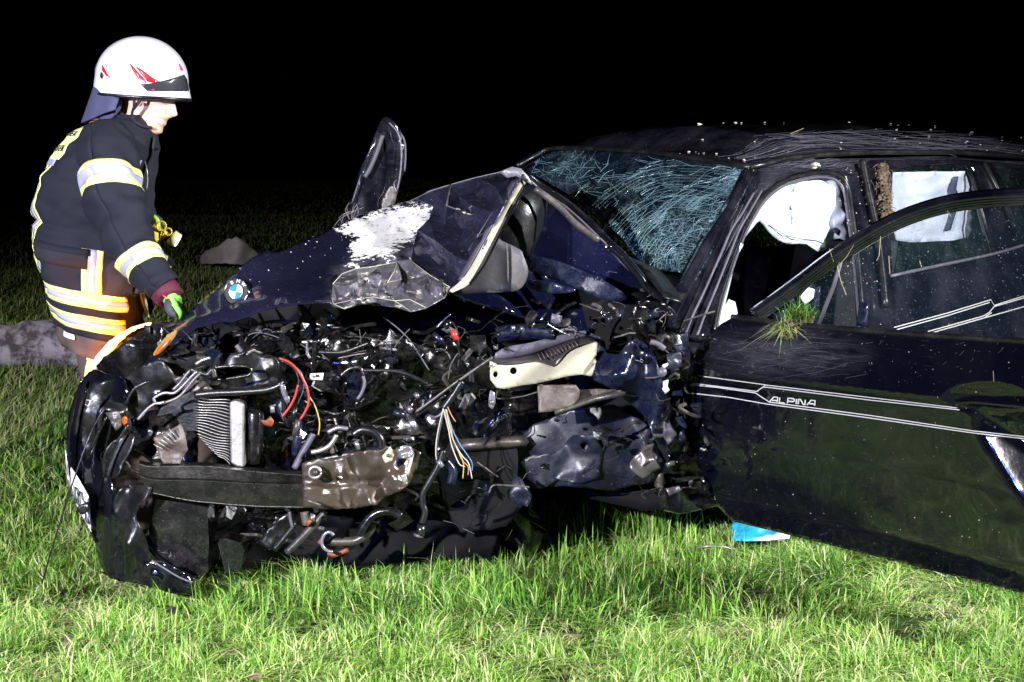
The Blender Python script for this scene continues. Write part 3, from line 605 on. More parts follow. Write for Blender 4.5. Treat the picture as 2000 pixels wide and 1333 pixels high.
for ch, a in (('B', 2.25), ('M', 1.57), ('W', .9)):
    d = e2*math.cos(a)+e1*math.sin(a); text('badge_letter', ch, p0+d*br*.8+nb*.008, -(e1*math.cos(a)-e2*math.sin(a)), d, .017, M['white'], badge)
# ================================================================ open front door (near, hinged at the pillar)
DN = Vector((.92, .87, 0)); dbelt = [(1340, 600), (1430, 621), (1600, 640), (1800, 655), (2000, 668), (2080, 674)]
dbot = [(1340, 995), (1428, 1018), (1600, 1060), (2000, 1160), (2080, 1180)]
def dt(px, py): a, b = lerp1(dbelt, px), lerp1(dbot, px); return (py-a)/(b-a)
prof = [(-.05, -.02), (0, .0), (.03, .016), (.12, .034), (.26, .046), (.285, .043), (.31, .030), (.6, .022), (.9, .0), (1.0, -.03), (1.1, -.05)]
def dg(px, py):
    t = dt(px, py); g = lerp1(prof, t)+.5*(lerp1(prof, t-.012)+lerp1(prof, t+.012)-2*lerp1(prof, t))
    g += .0010*noise.noise(Vector((px/70, py/70, 1)))
    # dent below the handle
    d = dseg(px, py, (1895, 812), (1925, 885)); d2 = dseg(px, py, (1925, 885), (2010, 975))
    u_ = (px-(1893+max(0, py-812)*.62))/F*4.85; g += -.40*(u_+math.sqrt(u_*u_+.00016))/2*max(0, min(1, (py-800)/50)) if u_ > -.08 else 0
    d3 = dseg(px, py, (1925, 812), (2010, 870)); g += -.008*math.exp(-(d3/8)**2)
    he = ((px-1925)/90)**2+((py-780)/32)**2
    if he < 1: g -= .018*(1-he)
    return g
dsf = onplane((HX-.05, HY+.05, 0), DN, dg)
dleft = [(1430, 621), (1410, 632), (1385, 652), (1362, 680), (1350, 705), (1344, 740), (1344, 790), (1350, 850), (1364, 905), (1380, 950), (1402, 990), (1428, 1018)]
dout = dleft[::-1]+[(1600, 640), (1800, 655), (2000, 668), (2080, 674), (2080, 1180), (2000, 1160), (1800, 1110), (1600, 1060)]
door = panel('front_door', dout, dsf, M['door_paint'], car, 7, .012, attrs={'dust': lambda x, y: max(0, 1-math.hypot((x-1530)/200, (y-690)/62))*1.0}, label='swung-open front door, glossy black with silver pinstripes')  # mask places a lamp highlight, painted as pale haze and scratches
m = MB()
for P in ([(1362, 734), (1480, 750), (1500, 753), (1700, 777), (1868, 797)], [(1488, 757), (1500, 757), (1700, 782), (1874, 801)], [(1352, 749), (1478, 765), (1495, 753)], [(1350, 752), (1400, 757), (1476, 768), (1486, 775), (1503, 786), (1700, 812), (1900, 842), (2080, 862)],
          [(1345, 768), (1420, 776), (1500, 790), (1700, 817), (1900, 846), (2080, 866)]):
    Q = []
    for i in range(len(P)-1):
        k = max(1, int((P[i+1][0]-P[i][0])/15) if abs(P[i+1][0]-P[i][0]) > 15 else 1); Q += [(P[i][0]+(P[i+1][0]-P[i][0])*j/k, P[i][1]+(P[i+1][1]-P[i][1])*j/k) for j in range(k)]
    strip_mb(m, dsf, Q+[P[-1]], 1.9, .003)
m.build('pinstripe', M['stripe'], door, False)
# lettering: stroked wide capitals
LET = {'A': [[(0, 0), (.5, 1), (1, 1), (1, 0)], [(.3, .33), (1, .33)]], 'L': [[(0, 1), (0, 0), (.85, 0)]], 'P': [[(0, 0), (0, 1), (.8, 1), (1, .85), (1, .6), (.8, .42), (0, .42)]], 'I': [[(0, 0), (0, 1)]], 'N': [[(0, 0), (0, 1), (.25, 1), (.8, 0), (1, 0), (1, 1)]]}
m = MB(); x = 0
for ch, wd in (('A', 15), ('L', 12), ('P', 13), ('I', 0), ('N', 13), ('A', 15)):
    for st in LET[ch]: 
        P = [(1504+x+u*wd-(1-v)*1, 785-v*10+(x+u*wd)*.09) for u, v in st]; Q = [P[0]]
        strip_mb(m, dsf, P, 2.7, .003)
    x += wd+(4 if ch != 'I' else 4)
m.build('lettering', M['stripe'], door, False)
hs = lambda px, py, e=0: dsf(px, py, e)
m = MB(); m.tube(catmull([dsf(x, y, .022) for x, y in [(1868, 786), (1900, 784), (1950, 788), (2000, 793), (2060, 800)]], 5), .013, 8, flat=.7); m.build('door_handle', M['paint'], door)
# weather strip, frame, glass
dp = onplane((HX-.05, HY+.05, 0), DN); dpo = lambda e: (lambda a, b: dp(a, b, e))
MB().tube(catmull([dp(x, y-1, .004) for x, y in dbelt[1:]], 6), .010, 8).build('weather_strip', M['rubber'], door)
arc = [(1474, 618), (1520, 585), (1570, 548), (1620, 510), (1680, 470), (1740, 436), (1800, 412), (1860, 396), (1930, 387), (2000, 384), (2080, 386)]
ac = [(v.x, v.y) for v in catmull([(x, y, 0) for x, y in arc], 6)]
def arc_rib(m, o1, o2, e1_, e2_):
    vs = []
    for i, (x, y) in enumerate(ac):
        a, b = ac[max(i-1, 0)], ac[min(i+1, len(ac)-1)]; t = Vector((b[0]-a[0], b[1]-a[1])).normalized(); n_ = Vector((-t.y, t.x))
        vs += [dp(x+n_.x*o1, y+n_.y*o1, e1_), dp(x+n_.x*o2, y+n_.y*o2, e2_)]
    return m.add(vs, [(2*i, 2*i+1, 2*i+3, 2*i+2) for i in range(len(ac)-1)])
m = MB(); arc_rib(m, -13, -8, -.01, .012); arc_rib(m, -8, 2, .012, .016); arc_rib(m, 2, 5, .016, .004); arc_rib(m, 5, 12, .004, .006); arc_rib(m, 12, 15, .006, -.012)
fr = m.build('window_frame', M['paint_dusty'], door, True, .012)
m.a = {}
MB().tube([dp(x, y+17, .0) for x, y in ac], .0045, 6).build('window_seal', M['rubber'], fr)
gl = [(1500, 612), (1545, 580), (1600, 540), (1660, 500), (1720, 462), (1780, 434), (1860, 410), (1930, 400), (2000, 397), (2080, 400), (2080, 676), (2000, 666), (1800, 653), (1600, 638), (1520, 630)]
panel('window_pane', gl, dpo(-.006), M['sideglass'], door, 40, .004)
MB().tube([dp(x, y, .0) for x, y in [(1642, 512), (1628, 560), (1612, 600), (1598, 638)]], .007, 6).build('window_bar', M['greyplastic'], door)
panel('mirror_base', [(1490, 616), (1530, 588), (1570, 560), (1600, 562), (1592, 636), (1540, 632)], dpo(-.03), M['wetblue'], door, 12, .01)
panel('mirror_mount', [(1562, 580), (1578, 562), (1588, 566), (1586, 582), (1572, 596)], dpo(.0), M['white'], door, 8, .008)
panel('mirror_mount', [(1532, 582), (1545, 576), (1550, 586), (1538, 592)], dpo(.0), M['glint'], door, 8, .008)
panel('window_sticker', [(1678, 590), (1698, 592), (1694, 640), (1672, 636)], dpo(.002), M['wetblue'], door, 10, .001)
panel('door_inner', [(1440, 650), (2080, 700), (2080, 1150), (1460, 1000), (1400, 930), (1380, 720)], dpo(-.09), M['interior'], door, 40, .02)
# door edge and hinge
hose('door_hinge', [(1330, 800, 5.95), (1345, 800, 5.85), (1360, 805, 5.8)], .016, M['wet'], car); hose('door_hinge', [(1335, 920, 5.95), (1350, 922, 5.85), (1370, 925, 5.8)], .016, M['wet'], car)
# fine scratches left by the roll-over, laid on the paint
rs = random.Random(21)
def scratches(parent, surf, n_, box, ang, dang, L, r=(.0004, .0011), curve=.1):
    m = MB()
    for _ in range(n_):
        x, y = rs.uniform(box[0], box[2]), rs.uniform(box[1], box[3]); a = ang+rs.gauss(0, dang); l = rs.uniform(.3, 1)*L; P = []
        for k in range(6): P.append(surf(x+math.cos(a)*l*k/5, y+math.sin(a)*l*k/5)); a += rs.gauss(0, curve)*.3
        m.tube(P, rs.uniform(*r), 3, cap=False)
    return m.build('scratch', M['scratch'], parent, False, kind='stuff')
M['scratch'] = mat('paint_scratch', (.13, .13, .16), .45)
scratches(door, lambda x, y: dsf(x, y, .0006), 22, (1400, 668, 1680, 740), -.17, .05, 90, (.0002, .0004))
scratches(door, lambda x, y: dsf(x, y, .0006), 30, (1540, 640, 1950, 730), -.5, .4, 18, (.0002, .0005))
roofpx = lambda x, y: CF(.62+(x-1500)/500*1.9, .24+(306-y)/46*.36, roofz(.62+(x-1500)/500*1.9, .24+(306-y)/46*.36)+.0008)
scratches(roof, roofpx, 110, (1500, 272, 1980, 306), .0, .04, 130, (.0003, .0008), .04)
scratches(roof, roofpx, 40, (1600, 272, 1900, 300), .4, .3, 40, (.0003, .0007))
scratches(roof, lambda x, y: gp(x, y, .014+.012*math.sin(x/40)), 46, (1500, 312, 1640, 332), -.18, .1, 60, (.0003, .0007))
scratches(roof, lambda x, y: gp(x, y, .034+.012*math.sin((x+y*.5)/18)), 26, (1438, 400, 1458, 470), 2.0, .05, 110, (.0003, .0007), .03)
# ================================================================ bay interior: dark masses
def cy(a=5.8, k=.05, cell=70, seed=3): return yplane(lambda x, y: a+k*facet(*warp(x, y), cell, seed)+k*.3*facet(x, y, cell*.4, seed+1))
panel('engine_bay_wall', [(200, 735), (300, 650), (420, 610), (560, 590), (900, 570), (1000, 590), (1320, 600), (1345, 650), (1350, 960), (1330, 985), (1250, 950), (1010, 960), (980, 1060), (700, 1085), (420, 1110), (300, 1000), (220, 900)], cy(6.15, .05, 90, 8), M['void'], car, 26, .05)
def engY(x, y): return 5.80+.12*facet(*warp(x, y, 2), 95, 12)+.02*facet(*warp(x, y), 40, 13)+.01*noise.noise(Vector((x/12, y/12, 0)))
panel('engine_block', [(520, 690), (640, 655), (760, 650), (860, 690), (960, 700), (1000, 760), (1000, 1000), (960, 1045), (820, 1040), (640, 1000), (520, 960), (500, 820)], yplane(engY), M['wet'], car, 10, .25)
panel('engine_cover', spl([(440, 652), (520, 640), (640, 640), (720, 668), (700, 700), (600, 705), (500, 700), (430, 690)], 3), yplane(lambda x, y: 5.72+.05*facet(*warp(x, y), 40, 4)+(700-y)*.003), M['wet'], car, 8, .05)
panel('front_wing', [(1165, 664), (1185, 690), (1208, 692), (1225, 672), (1242, 660), (1262, 672), (1280, 700), (1294, 745), (1302, 800), (1322, 858), (1300, 876), (1282, 862), (1262, 820), (1240, 795), (1190, 758), (1158, 742), (1150, 700)],
      yplane(lambda x, y: 5.55+.07*facet(*warp(x, y, .4), 52, 21)+.03*math.sin(x/15+y/60)), M['wetblue'], car, 6, .004, label='crumpled remains of the front wing', rough=1)
panel('front_wing', [(1250, 590), (1300, 588), (1342, 640), (1350, 720), (1346, 800), (1358, 880), (1400, 985), (1372, 1000), (1330, 960), (1300, 880), (1310, 800), (1290, 720), (1262, 660), (1240, 640)],
      yplane(lambda x, y: 5.72+.09*facet(*warp(x, y, .8), 56, 31)+.012*facet(x, y, 26, 7)), M['wet'], car, 7, .006, rough=2, label='torn edge of the front wing against the door hinge')
panel('wheel_arch_liner', [(1000, 870), (1040, 830), (1120, 800), (1200, 790), (1262, 830), (1300, 900), (1290, 940), (1230, 950), (1200, 960), (1100, 950), (1040, 955), (1010, 920)],
      yplane(lambda x, y: 5.74+.09*facet(*warp(x, y), 75, 41)-.05*math.sin((x-1000)/300*3.14)), M['liner'], car, 7, .006, rough=1)
panel('wheel_arch_liner', [(1010, 905), (1040, 890), (1085, 885), (1120, 850), (1160, 852), (1178, 880), (1170, 935), (1130, 945), (1090, 938), (1060, 955), (1030, 935)],
      yplane(lambda x, y: 5.66+.035*facet(*warp(x, y), 44, 44)), M['liner'], car, 7, .006, holes=[spl([(1133, 866), (1148, 866), (1147, 878), (1136, 878)], 2)], rough=1)
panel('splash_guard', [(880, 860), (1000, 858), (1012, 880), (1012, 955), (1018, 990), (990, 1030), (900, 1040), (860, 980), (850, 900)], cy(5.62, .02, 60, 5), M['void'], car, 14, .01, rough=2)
panel('splash_guard', [(1004, 925), (1020, 938), (1038, 970), (1030, 990), (1008, 985), (995, 970)], cy(5.5, .02, 20, 5), M['liner'], car, 8, .005, rough=1)
hose('chassis_leg', [(880, 872, 5.6), (940, 868, 5.6), (1005, 864, 5.62), (1025, 862, 5.65)], .022, M['mudmetal'], car, n=4, sm=1)
# strut tower rail
rsf = lambda Y0: yplane(lambda x, y: Y0+.0006*(x-960)+.01*facet(x, y, 40, 2))
railm = [(957, 706), (972, 712), (1010, 713), (1048, 706), (1066, 712), (1083, 718), (1088, 706), (1112, 685), (1140, 672), (1160, 664), (1167, 670), (1164, 700), (1160, 736), (1135, 732), (1110, 735), (1080, 742), (1045, 750), (1020, 753), (985, 760), (970, 758), (958, 742)]
holes = [[(1003+7*math.cos(a), 725+7*math.sin(a)) for a in [k*math.pi/5 for k in range(10)]], [(968+5*math.cos(a), 732+6.5*math.sin(a)) for a in [k*math.pi/4 for k in range(8)]]]
cr = panel('strut_rail', railm, rsf(5.42), M['cream'], car, 7, .006, holes=holes, label='torn-off cream coloured metal rail')
m = MB(); ribbon(m, [(957, 706, 5.42), (985, 712, 5.43), (1048, 706, 5.47), (1083, 716, 5.49), (1112, 684, 5.5), (1162, 665, 5.53)], [(962, 700, 5.58), (990, 700, 5.6), (1040, 690, 5.62), (1070, 680, 5.62), (1110, 665, 5.64), (1150, 655, 5.66)])
m.build('rail_flange', M['mudmetal'], cr, True, .005)
m = MB(); ribbon(m, [(965, 703, 5.56), (990, 700, 5.58), (1040, 690, 5.60), (1075, 678, 5.62), (1120, 668, 5.64), (1155, 660, 5.66)], [(968, 690, 5.56), (990, 678, 5.58), (1035, 670, 5.60), (1075, 660, 5.62), (1120, 650, 5.64), (1160, 652, 5.66)])
m.build('rail_flange', M['lilac'], cr, True, .005)
m = MB()
for k in range(11): m.tube([V(1050+k*7, 690-k*2.6, 5.56), V(1057+k*7.2, 703-k*2.8, 5.50)], .0025, 4)
m.build('rail_rib', M['brownplate'], cr)
hose('rail_flange', [(1092, 648, 5.6), (1108, 643, 5.6), (1128, 646, 5.6), (1145, 650, 5.6)], .006, M['lilac'], cr)
panel('bracket', [(958, 762), (966, 768), (968, 788), (962, 800), (955, 795), (954, 780)], yplane(5.4), M['glint'], car, 5, .006)
MB().tube([V(960, 786, 5.385), V(960, 786, 5.40)], .009, 10).build('bolt', M['metal'], car)
panel('torn_plate', [(1050, 755), (1080, 752), (1125, 754), (1133, 764), (1131, 778), (1120, 791), (1100, 799), (1078, 804), (1052, 806), (1051, 780)], yplane(lambda x, y: 5.42+.008*facet(x, y, 25, 1)), M['brownplate'], car, 6, .008)
hose('torn_plate', [(1083, 806, 5.42), (1110, 797, 5.43), (1160, 780, 5.46), (1218, 767, 5.52)], .012, M['mudmetal'], car, n=4, sm=1)
panel('torn_plate', [(1125, 762), (1170, 760), (1215, 764), (1130, 790)], yplane(5.5), M['mudmetal'], car, 9, .004)
panel('torn_plate', [(1232, 903), (1240, 893), (1264, 872), (1277, 868), (1276, 880), (1280, 898), (1290, 915), (1276, 925), (1262, 934), (1256, 936), (1240, 925), (1230, 914)], yplane(lambda x, y: 5.5+.03*facet(x, y, 20, 6)), M['metal'], car, 5, .006, label='bent bare metal bracket by the wheel arch')
for P, mt in (([(1278, 912), (1296, 922), (1300, 945), (1290, 962), (1278, 950)], 'mudmetal'), ([(1300, 905), (1318, 900), (1320, 908), (1305, 918)], 'glint'), ([(1300, 955), (1325, 950), (1330, 958), (1308, 968)], 'metal'), ([(1282, 950), (1300, 955), (1305, 990), (1290, 1000)], 'wet'), ([(1345, 940), (1352, 934), (1354, 946), (1346, 952)], 'glint')):
    panel('torn_plate', P, cy(5.55, .02, 15, 3), M[mt], car, 6, .006)
# ---- radiator
rad = MB(); prism(rad, [(382, 772), (452, 786), (452, 905), (430, 893), (384, 842)], 5.42, .03)
radiator = rad.build('radiator', M['void'], car, False, label='exposed radiator bent in the nose')
for k in range(21):
    y0 = 776+k*5.6; x0 = 383
    if y0 > 850: x0 = 383+(y0-850)*1.1
    P = [(x0+(450-x0)*t, y0+ (k*.55+8)*t+2.2*math.sin(t*5+k*.4), 5.405) for t in [j/8 for j in range(9)]]
    hose('fin', P, .0019, M['alu'], radiator, 4, 1)
prism(rad2 := MB(), [(448, 786), (463, 783), (477, 790), (476, 914), (462, 912), (450, 905)], 5.37, .05); bevel(rad2.build('radiator_tank', M['alu'], radiator, False), .006)
prism(r3 := MB(), [(300, 842), (384, 842), (384, 770), (372, 765), (310, 800)], 5.5, .03); r3.build('radiator_shroud', M['plastic'], radiator, False)
m = MB().tube([V(498, 800, 5.42), V(497, 806, 5.42), V(496, 880, 5.44), V(495, 903, 5.44), V(495, 907, 5.44)], [.022, .030, .030, .026, .012], 16); m.build('receiver_drier', M['wet'], car)
panel('lower_grille', [(300, 855), (345, 833), (352, 826), (360, 850), (366, 880), (350, 905), (320, 905), (310, 890)], cy(5.32, .02, 25, 3), M['brownplate'], car, 7, .006, rough=1)
for k in range(6): hose('grille_bar', [(300+k*6, 868-k*6, 5.29), (318+k*5, 878-k*5, 5.29)], .0022, M['alu'], car, 4, 1)
# ---- latch linkage, tubes, hoses (each one a part)
def hs_(nm, P, r, mt, Y=5.4, **kw): hose(nm, [(p[0], p[1], p[2] if len(p) > 2 else Y) for p in P], r*.78, M[mt], car, **kw)
hs_('latch_arm', [(269, 820), (285, 802), (300, 790), (312, 788), (322, 786)], .0065, 'glint', 5.32)
hs_('latch_arm', [(303, 786), (301, 778), (320, 768), (340, 768), (356, 755), (372, 738), (384, 726)], .006, 'glint', 5.32)
hs_('latch_arm', [(322, 787), (345, 778), (360, 765), (376, 745), (390, 730)], .006, 'metal', 5.3)
hs_('latch_arm', [(338, 762), (352, 748), (366, 730), (375, 722)], .007, 'metal', 5.36)
hs_('bracket', [(372, 722), (390, 728), (405, 732), (415, 722), (420, 738)], .012, 'plastic', 5.34)
hs_('bracket', [(382, 712), (395, 704), (411, 699)], .008, 'glint', 5.34, n=4)
hs_('oval_opening', [(412, 720), (440, 716), (480, 716), (490, 722), (488, 732), (460, 738), (420, 742), (408, 736), (412, 720)], .006, 'wet', 5.4)
panel('slam_panel', [(300, 700), (370, 690), (520, 690), (560, 706), (556, 745), (470, 765), (380, 765), (340, 745)], cy(5.52, .03, 40, 3), M['plastic'], car, 9, .01, holes=[spl([(412, 722), (445, 718), (484, 719), (486, 730), (450, 737), (415, 739)], 2)], rough=1)
panel('bracket', [(335, 735), (400, 745), (415, 762), (380, 770), (350, 760)], cy(5.38, .02, 20, 3), M['mudmetal'], car, 7, .006)
hs_('coolant_hose', [(380, 772), (420, 768), (470, 766), (520, 762), (548, 752), (556, 745)], .014, 'rubber', 5.36)
hs_('coolant_hose', [(545, 748), (552, 765), (556, 800), (562, 830)], .012, 'wet', 5.36)
hs_('cable', [(478, 668), (486, 655), (505, 650), (530, 655), (555, 664), (585, 672), (604, 684)], .003, 'greyplastic', 5.5)
hs_('cable', [(490, 676), (510, 668), (540, 668), (570, 674)], .003, 'greyplastic', 5.5)
hs_('corrugated_hose', [(462, 674), (470, 684), (476, 692)], .012, 'lilac', 5.5, sm=6, corr=.15)
hs_('bracket', [(484, 690), (497, 684), (510, 688), (520, 680), (530, 684)], .010, 'metal', 5.5)
hs_('crossbar', [(455, 656), (520, 650), (600, 645), (640, 641), (670, 640)], .008, 'plastic', 5.56, n=6)
hs_('crossbar', [(556, 672), (580, 670), (602, 668), (630, 665)], .008, 'alu', 5.52, n=6)
hs_('crossbar', [(540, 664), (560, 676), (560, 690)], .006, 'mudmetal', 5.52)
hs_('crossbar', [(600, 666), (600, 690), (606, 700)], .006, 'glint', 5.5)
hs_('crossbar', [(614, 664), (614, 690), (614, 720)], .009, 'wet', 5.48)
hs_('corrugated_hose', [(622, 688), (645, 689), (670, 688), (695, 680), (719, 671)], .009, 'rubber', 5.44, corr=.12, sm=8)
hs_('cable', [(660, 700), (690, 694), (716, 690)], .003, 'metal', 5.46); hs_('cable', [(656, 695), (685, 691), (720, 684)], .003, 'plastic', 5.46)
hs_('wire', [(545, 700), (565, 708), (580, 722), (594, 745), (602, 768), (602, 790), (594, 808), (586, 820)], .0052, 'red', 5.33)
hs_('wire', [(582, 752), (576, 775), (566, 795), (556, 808), (551, 814)], .0052, 'red', 5.33)
hs_('wire', [(548, 704), (572, 718), (582, 738), (583, 760)], .0035, 'rubber', 5.33); hs_('wire', [(560, 706), (588, 728), (592, 760), (580, 790)], .003, 'bluewire', 5.36)
hs_('wire', [(604, 775), (616, 795), (624, 825), (622, 850)], .0028, 'yellowwire', 5.36)
hs_('connector', [(531, 792), (533, 806)], .010, 'glint', 5.32, n=6, sm=1); hs_('connector', [(582, 820), (576, 850)], .013, 'mudmetal', 5.34, sm=1)
hs_('connector', [(577, 795), (572, 822)], .012, 'rubber', 5.34, sm=1)
panel('bracket', [(508, 820), (520, 822), (528, 812), (535, 822), (530, 834), (515, 830)], cy(5.32, .01, 12, 2), M['rust'], car, 5, .005)
panel('bracket', [(545, 748), (556, 752), (566, 785), (560, 790), (550, 770)], yplane(5.34), M['glint'], car, 6, .004)
tagp = panel('paper_tag', [(606, 730), (632, 729), (630, 743), (604, 742)], yplane(5.38), M['white'], car, 10, .001)
panel('printed_mark', [(610, 733), (614, 733), (614, 738), (610, 738)], yplane(5.375), M['amber'], tagp, 10, .0005); panel('printed_mark', [(616, 732), (624, 732), (624, 737), (616, 737)], yplane(5.375), M['ink'], tagp, 10, .0005)
hs_('corrugated_hose', [(710, 724), (735, 724), (760, 724), (785, 728), (810, 737), (835, 750)], .008, 'rubber', 5.4, corr=.15, sm=10)
hs_('pipe', [(665, 735), (680, 722), (694, 718), (704, 720), (710, 740), (706, 765), (696, 782)], .008, 'wet', 5.4)
hs_('pipe', [(709, 735), (712, 750), (706, 768), (698, 780)], .007, 'lilac', 5.38)
hs_('cable', [(748, 620), (775, 640), (800, 665), (820, 695), (838, 724)], .003, 'greyplastic', 5.5)
hs_('cable', [(770, 680), (782, 662), (800, 643)], .002, 'greyplastic', 5.48)
hs_('rod', [(810, 806), (840, 785), (880, 755), (920, 727), (962, 698)], .0062, 'mudmetal', 5.36)
hs_('rod', [(812, 812), (838, 794), (870, 772)], .008, 'rubber', 5.38)
for P in ([(796, 806), (806, 792), (816, 776)], [(868, 640), (880, 628)]): hs_('union', P, .014, 'wet', 5.36, sm=1)
hs_('union', [(798, 804), (804, 796)], .017, 'metal', 5.35, sm=1); hs_('union', [(812, 776), (817, 770)], .015, 'metal', 5.35, sm=1); hs_('union', [(768, 805), (792, 812)], .013, 'wetblue', 5.35, sm=1)
hs_('connector', [(884, 645), (892, 664)], .014, 'red', 5.5, sm=1); hs_('cable', [(876, 626), (888, 635), (893, 655), (897, 690), (894, 720)], .005, 'rubber', 5.5)
hs_('cable', [(850, 684), (862, 682), (874, 690), (880, 702)], .003, 'lilac', 5.5); hs_('cable', [(894, 690), (880, 715), (875, 745)], .003, 'mudmetal', 5.48)
hs_('bracket', [(853, 640), (866, 626), (880, 614)], .003, 'glint', 5.5); hs_('bracket', [(845, 652), (868, 672)], .013, 'wetblue', 5.5, sm=1)
hs_('harness_sheath', [(902, 745), (890, 765), (876, 785), (866, 798)], .014, 'rubber', 5.3)
for P, mt in (([(866, 798), (858, 830), (852, 865), (852, 895), (860, 905)], 'whitewire'), ([(868, 800), (861, 832), (855, 865), (853, 900)], 'mudmetal'), ([(870, 800), (880, 830), (884, 855), (894, 880), (905, 905), (904, 935)], 'yellowwire'), ([(872, 800), (878, 835), (886, 862), (902, 890), (915, 905), (922, 935)], 'whitewire'),
              ([(872, 802), (884, 840), (898, 868), (912, 888), (922, 905), (922, 920)], 'bluewire'), ([(868, 802), (880, 845), (890, 870), (902, 898), (914, 912), (914, 928)], 'brownwire'), ([(874, 795), (882, 812), (890, 824)], 'brownwire'), ([(866, 800), (876, 840), (882, 870), (896, 905), (908, 912)], 'whitewire')):
    hs_('wire', P, .0024, mt, 5.28, n=5)
hs_('cable', [(876, 788), (862, 808), (850, 815), (838, 812)], .005, 'lilac', 5.3)
hs_('pipe', [(608, 884), (626, 880), (642, 872), (652, 860), (657, 850)], .010, 'alu', 5.34)
hs_('pipe', [(690, 850), (706, 840), (726, 843), (742, 856), (746, 878)], .020, 'rubber', 5.42)
hs_('pipe', [(640, 845), (660, 836), (680, 838)], .009, 'glint', 5.4); hs_('pipe', [(620, 900), (660, 892), (700, 886), (750, 880)], .022, 'rubber', 5.42)
hs_('bracket', [(575, 915), (590, 885), (604, 862), (612, 848)], .013, 'lilac', 5.36, n=5); hs_('pipe', [(583, 850), (578, 870), (578, 890)], .018, 'wetblue', 5.4)
hs_('connector', [(694, 862), (702, 878)], .011, 'glint', 5.38, sm=1, n=5); hs_('connector', [(650, 886), (646, 872)], .010, 'brownplate', 5.36, sm=1)
# ---- crash beam and its crushed mount
beam = MB()
bt = [(272, 900), (300, 905), (400, 904), (480, 913), (592, 922)]; bm_ = [(272, 930), (300, 938), (400, 940), (480, 945), (592, 948)]; bb = [(290, 960), (360, 975), (420, 982), (500, 988), (592, 990)]
ribbon(beam, [(x, y, 5.42) for x, y in bt], [(x, y+8, 5.28) for x, y in bt]); ribbon(beam, [(x, y+8, 5.28) for x, y in bt], [(x, y-4, 5.26) for x, y in bm_]); ribbon(beam, [(x, y-4, 5.26) for x, y in bm_], [(x, y, 5.24) for x, y in bm_])
ribbon(beam, [(x, y, 5.24) for x, y in bm_], [(x, y, 5.25) for x, y in bb]); ribbon(beam, [(x, y, 5.25) for x, y in bb], [(x, y+3, 5.36) for x, y in bb])
beam.build('crash_beam', M['beam'], car, False, .004)
mt_o = [(590, 905), (620, 896), (655, 898), (690, 885), (720, 880), (745, 882), (756, 873), (770, 880), (790, 870), (808, 876), (822, 884), (815, 915), (800, 945), (780, 960), (745, 975), (736, 985), (700, 992), (640, 996), (592, 992)]
bmnt = panel('beam_mount', mt_o, yplane(lambda x, y: 5.24+.035*facet(*warp(x, y, .5), 36, 51)*min(1, max(0, (x-660)/40))+.012*facet(x, y, 22, 52)+.015*(1 if 935 < y < 950 else 0)), M['tarnish'], car, 6, .006, rough=.8, holes=[[(663+6*math.cos(a), 935+5*math.sin(a)) for a in [k*math.pi/5 for k in range(10)]]], label='crushed brown metal mount of the crash beam')
m = MB(); m.tube([V(615+11*math.cos(a), 923+11*math.sin(a), 5.19) for a in [k*math.pi/10 for k in range(21)]], .0055, 6); m.build('bush_ring', M['alu'], bmnt)
MB().tube([V(615, 923, 5.22), V(615, 923, 5.17)], .009, 10).build('bolt', M['mudmetal'], bmnt)
panel('bracket', [(746, 892), (762, 872), (770, 888), (766, 900), (752, 905)], yplane(5.17), M['cream'], car, 6, .006); MB().tube([V(758, 890, 5.15), V(758, 890, 5.17)], .006, 8).build('bolt', M['mudmetal'], car)
panel('bracket', [(775, 878), (788, 870), (802, 874), (806, 886), (798, 896), (780, 896)], cy(5.17, .02, 12, 2), M['glint'], car, 5, .006)
panel('bracket', [(804, 886), (809, 886), (798, 930), (792, 928)], yplane(5.17), M['cream'], car, 8, .005)
panel('bracket', [(782, 930), (792, 925), (796, 940), (790, 950)], yplane(5.17), M['alu'], car, 5, .006)
hs_('bolt', [(595, 975), (626, 988)], .007, 'mudmetal', 5.16, sm=1)
hs_('bracket', [(566, 1000), (568, 1015), (572, 1030)], .009, 'lilac', 5.3, n=4); hs_('bracket', [(595, 1000), (600, 1025)], .02, 'brownplate', 5.3, n=4)
hs_('bolt', [(612, 1004), (608, 1020)], .012, 'metal', 5.26, sm=1); hs_('bolt', [(606, 1016), (600, 1026)], .009, 'rust', 5.24, sm=1)
hs_('tow_hook', [(652, 1046), (644, 1040), (634, 1044), (628, 1058), (632, 1070), (642, 1077), (650, 1078)], .007, 'glint', 5.28); hs_('control_arm', [(644, 1058), (670, 1058), (696, 1056), (720, 1040), (728, 1020)], .018, 'mudmetal', 5.34)
hs_('bracket', [(624, 1062), (628, 1056)], .010, 'rust', 5.3, sm=1); hs_('bracket', [(640, 1080), (655, 1084), (680, 1074)], .010, 'rust', 5.34)
hs_('anti_roll_bar', [(700, 1045), (716, 1020), (730, 1006), (748, 999), (768, 1000), (784, 1008)], .018, 'wet', 5.3)
hs_('pipe', [(560, 1080), (590, 1050), (618, 1020), (634, 1002)], .015, 'mudmetal', 5.34); hs_('pipe', [(535, 1075), (560, 1045), (580, 1020)], .012, 'plastic', 5.36)
hs_('brake_hose', [(866, 880), (858, 905), (848, 925), (836, 945), (826, 965), (826, 985), (830, 1000), (824, 1022)], .013, 'rubber', 5.24, sm=8); hs_('hose_clip', [(824, 1026), (820, 1046)], .018, 'wet', 5.24, sm=1); hs_('hose_clip', [(818, 1044), (817, 1048)], .020, 'lilac', 5.24, sm=1)
hs_('connector', [(856, 900), (864, 912)], .010, 'glint', 5.22, sm=1)
hs_('bracket', [(870, 900), (884, 920), (880, 945)], .02, 'wetblue', 5.4)
